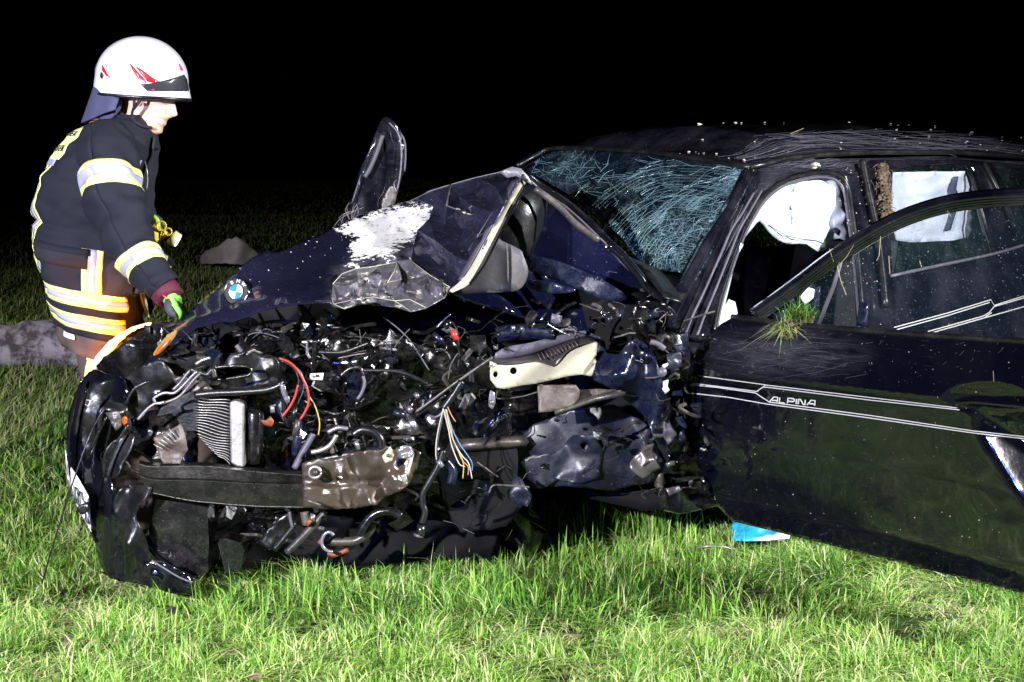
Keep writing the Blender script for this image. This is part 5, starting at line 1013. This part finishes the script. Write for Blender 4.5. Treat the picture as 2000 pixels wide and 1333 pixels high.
# dark panel fragment further out in the field
Yf = 1.5*F/(524-270)*.995
fr_o = [(388, 505), (400, 492), (425, 482), (446, 466), (452, 468), (462, 463), (475, 472), (492, 484), (512, 500), (515, 520), (480, 518), (440, 515), (390, 516)]
m = panel_mb(fr_o, yplane(lambda x, y: Yf-.5*math.cos((x-450)/42)+.05*facet(x, y, 20, 3)), 5, rough=.6)
ontop(m, 'debris_panel', M['frag'] if 'frag' in M else dirty('weathered_grey_plastic', (.60, .54, .54), .7, 0, (.35, .3, .28), .5), 'torn grey tent-shaped panel fragment lying out in the dark field', 'car fragment', V(450, 518, Yf), solid=.02)
# rough log at the left edge
Yl = 1.5*F/(712-270); m = MB(); NL, NC = 70, 30
for i in range(NL+1):
    x = -5.2+i*3.9/NL
    for j in range(NC):
        a = 2*math.pi*j/NC; p = Vector((x, Yl+.16*math.cos(a), .13+.155*math.sin(a))); nn_ = Vector((0, math.cos(a), math.sin(a)))
        p += nn_*(.040*noise.noise(p*5)+.028*noise.noise(p*14)+.012*noise.noise(p*34)-.03*max(0, (x+1.7))*2); m.v.append(p)
m.f = [(i*NC+j, i*NC+(j+1) % NC, (i+1)*NC+(j+1) % NC, (i+1)*NC+j) for i in range(NL) for j in range(NC)]; m.f += [tuple(range(NC)), tuple(NL*NC+k for k in range(NC))[::-1]]
lg = dirty('lichen_bark', (.09, .075, .085), .9, 0, (.46, .43, .48), .0, sc=1); nl = N(lg)
nl.set('Base Color', nl.mix(nl.rng(nl.noise(9, 6, .7), .42, .58), (.13, .11, .12), (.60, .56, .64))); nl.bump(nl.noise(40, 6, .75), 1, .02); nl.set('Roughness', .9); nl.set('Metallic', 0.0)
ontop(m, 'log', lg, 'thick rough grey log with pale lichen lying behind the firefighter at the left edge', 'log', (-2.9, Yl, 0))
# ================================================================ firefighter
PY = 6.0; sc = PY/F
base = Vector((V(170, 600, PY).x, PY, 0))
def rem(m, vox, smooth_it=4):
    def f(o):
        md = o.modifiers.new('join', 'REMESH'); md.mode = 'VOXEL'; md.voxel_size = vox; md.use_smooth_shade = True
        ms = o.modifiers.new('soft', 'SMOOTH'); ms.iterations = smooth_it; ms.factor = .5; return o
    return f
m = MB(); HC = V(290, 190, PY); tilt = R(-19); Rt = Matrix.Rotation(-tilt, 3, 'Y') @ Matrix.Rotation(R(-6), 3, 'Z')
fx = [(-.122, .035), (-.116, .066), (-.104, .083), (-.092, .083), (-.082, .078), (-.072, .088), (-.064, .087), (-.058, .082), (-.050, .091), (-.038, .086), (-.028, .088), (.0, .086), (.02, .086), (.034, .093), (.06, .092), (.09, .075), (.112, .04), (.122, .0)]
bx = [(-.122, -.01), (-.09, -.03), (-.06, -.065), (-.02, -.09), (.03, -.10), (.07, -.09), (.1, -.06), (.122, .0)]
wx_ = [(-.122, .02), (-.11, .035), (-.09, .050), (-.05, .062), (0, .070), (.04, .075), (.08, .065), (.11, .035), (.122, .0)]
NZ, NT = 62, 64
for i in range(NZ+1):
    z = -.122+.244*i/NZ
    for j in range(NT):
        th = 2*math.pi*j/NT; x0, x1, w = lerp1(bx, z), lerp1(fx, z), lerp1(wx_, z); cx = (x0+x1)/2-.01; c_, s_ = math.cos(th), math.sin(th)
        e = lambda v, p: math.copysign(abs(v)**p, v)
        x = cx+(x1-cx if c_ > 0 else cx-x0)*e(c_, .88); y = w*e(s_, .92); tt = th if th < math.pi else th-2*math.pi
        nose = max(0, 1-abs(tt)/.24)**.8*lerp1([(-.048, 0), (-.040, .016), (-.030, .031), (-.024, .032), (0, .018), (.018, .006), (.03, 0)], z); x += nose
        x -= .012*math.exp(-((abs(tt)-.48)/.17)**2-((z-.012)/.013)**2); x += .004*math.exp(-((abs(tt)-.5)/.25)**2-((z+.02)/.02)**2)
        x -= .003*math.exp(-(tt/.4)**2-((z+.0595)/.0025)**2)
        m.v.append(HC+Rt@Vector((x, y, z)))
m.f = [(i*NT+j, i*NT+(j+1) % NT, (i+1)*NT+(j+1) % NT, (i+1)*NT+j) for i in range(NZ) for j in range(NT)]+[tuple(range(NT))[::-1], tuple(NZ*NT+k for k in range(NT))]
for sgn in (-1, 1):   # ears
    c0 = HC+Rt@Vector((-.008, sgn*.074, -.010)); m.ico(c0, .03, (.55, .35, 1), 0, 2); m.ico(c0+Vector((.0, sgn*.006, -.018)), .013, (.7, .4, 1), 0, 2)
m.tube([V(262, 262, PY), V(268, 235, PY), V(275, 205, PY)], .058, 16)
torso = [V(200, 640, PY), V(178, 540, PY), V(182, 440, PY), V(205, 340, PY), V(230, 280, PY), V(250, 255, PY)]; m.tube(catmull(torso, 4), [.10, .12, .13, .13, .14, .13, .12, .10, .07], 16)
for sgn, fx_ in ((-1, -.06), (1, .10)):   # legs
    hip = Vector((base.x+.04, PY+sgn*.08, .78)); knee = Vector((base.x+.22+fx_, PY+sgn*.12, .47)); ank = Vector((base.x+.22+fx_, PY+sgn*.12, .09)); m.tube(catmull([Vector((base.x+.06, PY+sgn*.06, .80)), Vector((base.x+.15+fx_*.5, PY+sgn*.11, .62)), knee, ank], 6), [.06, .07, .062, .05, .04], 14); m.tube([ank+Vector((-.06, 0, -.04)), ank+Vector((.05, 0, -.045)), ank+Vector((.17, 0, -.055))], [.04, .045, .03], 12)
armR = [(212, 300, 5.84, .045), (220, 345, 5.76, .055), (230, 405, 5.72, .055), (252, 455, 5.69, .052), (278, 505, 5.66, .045), (305, 548, 5.63, .036), (328, 578, 5.62, .030)]
armL = [(225, 300, 6.16, .045), (238, 350, 6.2, .05), (255, 400, 6.2, .045), (276, 428, 6.12, .034), (290, 436, 6.07, .028)]
for A in (armR, armL): m.tube(catmull([V(a[0], a[1], a[2]) for a in A], 4), [a[3] for a in A], 14)
m.v = [v-base for v in m.v]
person = m.build('person', M['skin'], None, True); person.location = base; rem(m, .0045, 3)(person); tag(person, 'firefighter in white helmet and dark jacket with reflective stripes bending over the bonnet', 'person')
PB = person
# jacket torso
rings = [(226, 226, 290, .085), (240, 196, 297, .13), (256, 168, 300, .18), (280, 142, 298, .225), (310, 120, 293, .245), (350, 100, 288, .25), (390, 86, 285, .25), (430, 77, 283, .245), (480, 73, 280, .24), (530, 78, 272, .24), (580, 90, 264, .245), (620, 104, 262, .25), (655, 118, 262, .25)]
def tor(th, y, off=0):
    xl, xr, b = (lerp1([(r_[0], r_[k]) for r_ in rings], y) for k in (1, 2, 3)); a = (xr-xl)/2*sc; xc = ((xl+xr)/2-1000)*sc; z0 = V(1000, y, PY).z
    c_, s_ = math.cos(th), math.sin(th); e = lambda v, p: math.copysign(abs(v)**p, v)
    k = max(0, min(1, (y-300)/200)); tiltz = -.040*k*c_*1.0+.02*k
    p = Vector((xc+a*e(c_, .85), PY-b*e(s_, .85), z0+tiltz)); nn = Vector((c_/max(a, .03), -s_/max(b, .03), 0)).normalized()
    wr = .020*noise.noise(Vector((p.x*7, p.y*7, p.z*11)))+.012*noise.noise(Vector((p.x*16+3, p.y*16, p.z*24)))
    q = p.z*26+p.x*16+5*noise.noise(p*5); wr += .011*math.sin(q)*max(0, noise.noise(p*4+Vector((5, 5, 5)))+.25)
    wr -= .012*math.exp(-((y-452)/7)**2)*max(0, -c_+.4)
    return p+nn*(wr+off)
def torpatch(m, t0, t1, y0, y1, off, nt=None, ny=None, yskew=0):
    nt = nt or max(2, int(abs(t1-t0)/.06)); ny = ny or max(2, int(abs(y1-y0)/6)); vs = []
    for j in range(ny+1):
        for i in range(nt+1):
            t = t0+(t1-t0)*i/nt; vs.append(tor(t, y0+(y1-y0)*j/ny+yskew*(i/nt), off))
    return m.add(vs, [(j*(nt+1)+i, (j+1)*(nt+1)+i, (j+1)*(nt+1)+i+1, j*(nt+1)+i+1) for j in range(ny) for i in range(nt)])
m = MB(); torpatch(m, 0, 2*math.pi, 226, 652, 0, 110, 110); jk = m.build('jacket', M['jacket'], PB, True, .006)
def band(nm, mt, t0, t1, y0, y1, off=.004, **k): return torpatch(MB(), t0, t1, y0, y1, off, **k).build(nm, mt, jk, True, .002)
for y0 in (566, 610):
    for (a, b, mt) in ((0, 9, 'hivis'), (9, 20, 'silver'), (20, 29, 'hivis')): band('reflective_stripe', M[mt], .42, 4.4, y0+a, y0+b)
for (a, b, mt) in ((.0, .14, 'hivis'), (.14, .30, 'silver'), (.30, .44, 'hivis')): band('reflective_stripe', M[mt], 2.42+a, 2.42+b, 325, 560, .0045)
for (a, b, mt) in ((.0, .11, 'hivis'), (.11, .25, 'silver'), (.25, .36, 'hivis')): band('reflective_stripe', M[mt], 1.10+a, 1.10+b, 484, 566, .0055)
band('reflective_stripe', M['silver'], 2.35, 2.95, 292, 326, .0045)
lab = band('back_label', mat('label_yellow', (.80, .88, .35), .5), 2.18, 2.98, 236, 312, .006)
for (body, y, t0) in (('FEUER', 262, 2.30), ('RASEN', 290, 2.42)):
    for k, ch in enumerate(body):
        t_ = t0+.13*k; p = tor(2.98-(t_-2.18) if False else 2.9-.14*k, y, .010); ty_ = tor(2.9-.14*k-.05, y, .010)-p; up_ = tor(2.9-.14*k, y-8, .010)-p
        text('letter', ch, p, ty_, up_, .036, M['ink'], lab)
band('pocket', M['patch'], 1.36, 2.28, 486, 524, .010); band('pocket_flap', M['jacket'], 1.34, 2.30, 484, 497, .016)
band('chest_patch', M['silver'], .42, .75, 312, 352, .006); cl = band('name_strip', M['ink'], .30, .92, 352, 362, .0075); band('reflective_stripe', M['hivis'], .50, .70, 364, 405, .006, yskew=-4)
for k, ch in enumerate('ERD'): 
    t_ = .86-.15*k; p = tor(t_, 357, .012); text('letter', ch, p, tor(t_-.05, 357, .012)-p, tor(t_, 350, .012)-p, .018, M['hivis'], cl)
torpatch(m := MB(), -.35, .22, 268, 560, .016); m.build('front_flap', M['patch'], jk, True, .008)
hose('zip_pull', [(281, 308, 5.93), (286, 330, 5.9), (288, 350, 5.9), (286, 372, 5.9)], .003, M['alu'], jk, 6, 4)
torpatch(m := MB(), .35, 1.0, 575, 650, .03); 
panel('jacket_tail', [(258, 470), (290, 505), (312, 560), (300, 600), (292, 622), (284, 600), (272, 640), (258, 650), (250, 560)], yplane(lambda x, y: 6.06+.02*math.sin(x/9)), M['jacket'], jk, 8, .008)
panel('reflective_stripe', [(271, 566), (280, 563), (288, 595), (292, 622), (284, 612), (276, 590)], yplane(6.03), M['hivis'], jk, 8, .003)
panel('reflective_stripe', [(276, 575), (281, 574), (289, 606), (288, 614)], yplane(6.025), M['silver'], jk, 8, .003)
# collar, straps
m = MB(); vs = []
for j in range(9):
    for i in range(49):
        a = 2*math.pi*i/48; k = j/8; c0 = V(262+k*2, 268-k*28-6, PY); rx = .084-.012*k; c0 = c0+Vector((rx*math.cos(a), -.082*math.sin(a)*(1-.1*k), -.055*math.cos(a)+.004*math.sin(k*9)))
        vs.append(c0)
m.add(vs, [(j*49+i, j*49+i+1, (j+1)*49+i+1, (j+1)*49+i) for j in range(8) for i in range(48)]); m.build('collar', M['jacket'], PB, True, .010)
hose('chin_strap', [(262, 196, 5.85), (262, 208, 5.86), (258, 222, 5.88), (262, 236, 5.89), (278, 246, 5.90), (296, 250, 5.93)], .0055, M['patch'], PB, 6, 5)
hose('chin_strap', [(275, 194, 5.875), (268, 204, 5.865), (260, 214, 5.87)], .006, M['patch'], PB, 6, 4)
# sleeves
def sleeve(A, nm):
    C = catmull([V(a[0], a[1], a[2]) for a in A], 12); rad_ = [lerp1([(i, a[3]) for i, a in enumerate(A)], k/12) for k in range(len(C))]
    fr_ = []; up = None
    for i in range(len(C)):
        t = (C[min(i+1, len(C)-1)]-C[max(0, i-1)]).normalized(); up = up or Vector((0, -1, 0)); up = (up-t*up.dot(t)).normalized(); fr_.append((C[i], t, up.copy(), t.cross(up)))
    def S(th, u, off=0):
        f = max(0, min(len(C)-1.001, u*(len(C)-1))); i = int(f); k = f-i; c0 = C[i]*(1-k)+C[i+1]*k; r0 = rad_[i]*(1-k)+rad_[i+1]*k; _, t, up, b = fr_[i]; d = up*math.cos(th)+b*math.sin(th); p = c0+d*r0
        wr = .016*noise.noise(p*9)+.006*noise.noise(p*22)+.015*math.sin(u*46+2.5*math.cos(th)+4*noise.noise(p*6))*max(0, noise.noise(Vector((u*7, th, 3)))+.35)*(r0/.09)
        return p+d*(wr+off)
    def patch(m, u0, u1, off, nt=56, nu=None, bow=0, t0=0, t1=2*math.pi):
        nu = nu or max(2, int((u1-u0)*110)); vs = [S(t0+(t1-t0)*i/nt, u0+(u1-u0)*j/nu+bow*math.cos(t0+(t1-t0)*i/nt), off) for j in range(nu+1) for i in range(nt+1)]
        return m.add(vs, [(j*(nt+1)+i, (j+1)*(nt+1)+i, (j+1)*(nt+1)+i+1, j*(nt+1)+i+1) for j in range(nu) for i in range(nt)])
    o = patch(MB(), 0, 1, 0).build(nm, M['jacket'], jk, True, .006); return S, patch, o
SA = [(200, 264, 5.90, .065), (208, 300, 5.80, .092), (214, 345, 5.76, .097), (224, 395, 5.73, .094), (242, 440, 5.70, .088), (262, 482, 5.67, .078), (282, 515, 5.65, .069), (302, 545, 5.63, .062), (318, 566, 5.62, .054)]
S, patch, sl = sleeve(SA, 'sleeve')
for u0, w_ in ((.235, .036), (.70, .036)):
    for k, mt in ((0, 'hivis'), (1, 'silver'), (2, 'hivis')): patch(MB(), u0+k*w_, u0+(k+1)*w_, .005, bow=-.022).build('reflective_stripe', M[mt], sl, True, .002)
S2, patch2, sl2 = sleeve([(225, 275, 6.1, .06), (232, 310, 6.18, .085), (244, 360, 6.22, .085), (256, 400, 6.18, .075), (272, 424, 6.12, .055)], 'sleeve')
hose('cuff', [(318, 564, 5.62), (330, 578, 5.615), (334, 584, 5.61)], [.050, .047, .040], M['maroon'], PB, 16, 4)
m = MB(); m.tube([V(331, 580, 5.61)+Vector((.042*math.cos(a)*.85, -.042*math.sin(a), -.042*math.cos(a)*.55)) for a in [k*.35 for k in range(19)]], .004, 6); m.build('cuff_trim', M['red'], PB)
# gloves
def hand(nm, palm, fingers, thumb, mt, mp, r=.010):
    m = MB()
    for a, b, rr_ in palm: m.tube([a, a*.5+b*.5, b], rr_, 12)
    for Fg in fingers: m.tube(catmull(Fg, 4), [r*1.05, r, r*.95, r*.8], 10); m.ico(Fg[-1], r*.8, (1, 1, 1), 0, 2); m.ico(Fg[0], r*1.05, (1, 1, 1), 0, 2)
    o = m.build(nm, M[mt], PB); md = o.modifiers.new('join', 'REMESH'); md.mode = 'VOXEL'; md.voxel_size = .0022; md.use_smooth_shade = True; ms = o.modifiers.new('soft', 'SMOOTH'); ms.iterations = 2
    m = MB(); m.tube(catmull(thumb, 4), [r*1.4, r*1.25, r*1.1, r*.9], 10); m.ico(thumb[-1], r*.9, (1, 1, 1), 0, 2); m.build('thumb', M[mp], o); return o
w = lambda x, y, Y: V(x, y, Y)
hand('glove', [(w(330, 580, 5.61), w(344, 598, 5.58), .026), (w(336, 580, 5.64), w(352, 596, 5.62), .024), (w(331, 584, 5.58), w(341, 602, 5.56), .020)],
     [[w(340+dx, 598-dx*.25, 5.56+dx*.008), w(347+dx, 604-dx*.2, 5.555+dx*.008), w(351+dx, 612, 5.56+dx*.008), w(350+dx*.8, 620, 5.575+dx*.008)] for dx in (0, 3.5, 7, 10)],
     [w(330, 588, 5.57), w(329, 600, 5.545), w(333, 610, 5.54), w(340, 616, 5.545)], 'glove', 'palm')
hand('glove', [(w(280, 424, 6.06), w(300, 438, 6.0), .026), (w(276, 430, 6.08), w(296, 446, 6.03), .024)],
     [[w(292+dx*.2, 428+dx, 6.0), w(304, 434+dx, 5.98), w(308, 446+dx, 5.97), w(302, 454+dx, 5.98)] for dx in (-6, 0, 6, 12)],
     [w(292, 422, 6.02), w(304, 426, 6.0), w(314, 434, 5.99), w(320, 442, 5.99)], 'gloveyel', 'greyplastic')
# helmet
HMc = V(277, 157, PY); HA = (.157, .128, .147); m = MB(); Rh = Matrix.Rotation(R(6), 3, 'Y'); rim = []
for i in range(33):
    ph = (i/32)*math.pi*.635
    for j in range(72):
        a = 2*math.pi*j/72; c_, s_ = math.cos(a), math.sin(a); k = max(0, (i-25)/7); v = Vector((HA[0]*math.sin(min(ph, 1.57))*c_, HA[1]*math.sin(min(ph, 1.57))*s_, HA[2]*math.cos(ph)))
        v.x += .012*k*max(0, c_)+.003*k*c_; v.y += .006*k*s_; v.z += .010*k*max(0, c_) - .004*max(0, -c_)*k
        v.x += -.010*math.exp(-((c_+.6)/.3)**2)*max(0, math.sin(ph*2))
        ridge = .003*math.exp(-((ph-.9)/.05)**2)*(1 if c_ < .2 else 0)
        v *= 1+ridge; p = HMc+Rh@v; m.v.append(p)
        if i == 32: rim.append(p)
m.f = [(i*72+j, i*72+(j+1) % 72, (i+1)*72+(j+1) % 72, (i+1)*72+j) for i in range(32) for j in range(72)]; m.f = [f[::-1] for f in m.f]
hm = m.build('helmet', M['helmet'], PB, True, .004, 1); MB().tube(rim+[rim[0]], .0065, 8, cap=False).build('helmet_rim', M['rubber'], hm)
he_ = ellips(HMc, (HA[0]+.003, HA[1]+.002, HA[2]+.002))
def hpanel(nm, P, mt, e=.005, th=.002): return panel(nm, P, lambda x, y: he_(x, y, e), M[mt], hm, 5, th)
hpanel('visor', [(274, 165), (295, 163), (320, 158), (345, 151), (360, 146), (366, 156), (369, 174), (369, 189), (350, 191), (320, 190), (300, 187), (287, 178)], 'visor', .010, .004)
for P in ([(252, 122), (258, 128), (270, 142), (282, 155), (287, 162), (276, 161), (266, 150), (258, 136)], [(263, 128), (278, 137), (298, 152), (314, 160), (298, 162), (288, 160), (276, 145)], [(199, 125), (202, 130), (208, 142), (216, 154), (207, 148), (199, 138)], [(204, 116), (207, 114), (210, 130), (208, 132)], [(350, 124), (354, 130), (358, 138), (354, 138), (351, 130)]): hpanel('helmet_decal', P, 'decal', .0045)
hpanel('helmet_decal', [(197, 140), (202, 147), (199, 155), (195, 150)], 'ink', .0045); hpanel('helmet_decal', [(270, 152), (280, 158), (286, 163), (276, 162)], 'silver', .006)
hpanel('visor_stud', [(296, 175), (300, 174), (302, 178), (297, 179)], 'decal', .0125)
MB().tube([V(196, 128, 6.0), V(190, 128, 6.0), V(187, 136, 6.0), V(193, 142, 6.0)], .007, 8).build('helmet_clip', M['plastic'], hm)
m = MB(); vs = []
for j in range(15):
    k = j/14
    for i in range(25):
        a = R(95)+R(170)*i/24; rx, ry = .135+.02*k+.006*math.sin(i*.9)*k, .118+.012*k+.008*math.sin(i*1.3)*k; vs.append(V(262-12*k, 168+(1-abs(i-12)/24)*0+k*(48+26*math.sin(math.pi*i/24)), PY)+Vector((rx*math.cos(a)*1.0, -ry*math.sin(a), 0)))
m.add(vs, [(j*25+i, j*25+i+1, (j+1)*25+i+1, (j+1)*25+i) for j in range(14) for i in range(24)]); m.build('neck_guard', M['guard'], PB, True, .006)
panel('neck_guard', spl([(192, 172), (215, 185), (236, 196), (238, 208), (228, 224), (212, 236), (200, 238), (190, 228), (176, 222), (171, 212), (182, 195)], 3), yplane(lambda x, y: 5.90+.0009*abs(x-222)+.008*math.sin(x/11+y/20)), M['guard'], PB, 6, .006)
# trousers and boots
m = MB()
for sgn, fx_ in ((-1, -.06), (1, .10)):
    m.tube(catmull([Vector((base.x+.08, PY+sgn*.06, .78)), Vector((base.x+.15+fx_*.5, PY+sgn*.11, .62)), Vector((base.x+.22+fx_, PY+sgn*.12, .47)), Vector((base.x+.22+fx_, PY+sgn*.12, .15))], 6), [.11, .12, .12, .11, .11], 18)
tr = m.build('trousers', M['trouser'], PB); md = tr.modifiers.new('join', 'REMESH'); md.mode = 'VOXEL'; md.voxel_size = .01; md.use_smooth_shade = True
torpatch(m := MB(), 0, 2*math.pi, 640, 692, -.012); m.build('trouser_waist', M['trouser'], tr, True, .005)
torpatch(m := MB(), 1.75, 2.1, 654, 664, .0); m.build('maker_label', M['white'], tr, True, .002)
panel('reflective_stripe', [(158, 672), (176, 675), (180, 690), (188, 708), (182, 722), (164, 742), (166, 720), (170, 705), (166, 690)], yplane(5.78), M['hivis'], tr, 7, .003)
for sgn, fx_ in ((-1, -.06), (1, .10)):
    b0 = Vector((base.x+.22+fx_, PY+sgn*.12, .0)); MB().tube([b0+Vector((0, 0, .28)), b0+Vector((0, 0, .12))], .06, 14).tube([b0+Vector((-.07, 0, .055)), b0+Vector((.06, 0, .055)), b0+Vector((.2, 0, .045))], [.052, .055, .04], 14).build('boot', M['rubber'], PB)
# angle torch in the far hand
tc = thing('torch', 'yellow angled hand torch held in the firefighter\'s left glove', 'torch', V(318, 470, 5.96))
m = MB(); m.tube([V(288, 474, 5.96), V(300, 462, 5.96), V(312, 446, 5.96)], [.026, .030, .026], 12); m.tube([V(306, 448, 5.97), V(316, 460, 5.97), V(324, 452, 5.97)], .018, 10); m.build('torch_body', M['torch'], tc)
for x, y, r0 in ((315, 442, 9), (328, 453, 7)): MB().tube([V(x+r0*math.cos(a), y+r0*math.sin(a), 5.93) for a in [k*math.pi/10 for k in range(21)]], .0035, 6).build('torch_ring', M['torch'], tc)
a_, b_ = V(331, 474, 5.95), V(352, 460, 5.93); ax_ = (V(350, 478, 5.95)-V(331, 466, 5.96))
MB().tube([V(335, 462, 5.95), V(341, 467, 5.95), V(347, 471, 5.95)], .026, 18).build('torch_head', mat('pale_yellow_plastic', (.85, .75, .42), .4), tc)
lens = mat('lit_lens', (1, .95, .8), .3); lens.node_tree.nodes['Principled BSDF'].inputs['Emission Color'].default_value = (1, .95, .8, 1); lens.node_tree.nodes['Principled BSDF'].inputs['Emission Strength'].default_value = 2.5
MB().tube([V(347.3, 471.2, 5.95), V(348, 471.6, 5.95)], .022, 18).build('torch_lens', lens, tc)
rad_ = thing('radio', 'small dark radio with a white tag clipped to the front of the firefighter jacket', 'radio', V(325, 505, 5.9))
m = MB(); prism(m, [(302, 484), (312, 488), (338, 512), (332, 526), (322, 522), (304, 500)], 5.90, .03); m.build('radio_body', M['ink'], rad_, False)
m = MB(); prism(m, [(309, 491), (328, 501), (326, 510), (307, 500)], 5.89, .004); m.build('radio_tag', M['white'], rad_, False)
m = MB(); prism(m, [(322, 514), (334, 522), (330, 530), (320, 522)], 5.89, .01); m.build('radio_button', M['torch'], rad_, False)
# the amber hazard light of the wreck, throwing orange onto the jacket hem
al = D.lights.new('hazard_light', 'SPOT'); al.energy = 62; al.color = (1, .28, .02); al.shadow_soft_size = .04; al.spot_size = R(75); al.spot_blend = .5
ao = D.objects.new('hazard_light', al); COL.objects.link(ao); ao.location = V(318, 668, 5.60); ao.rotation_euler = (V(195, 640, 5.76)-ao.location).to_track_quat('-Z', 'Y').to_euler()
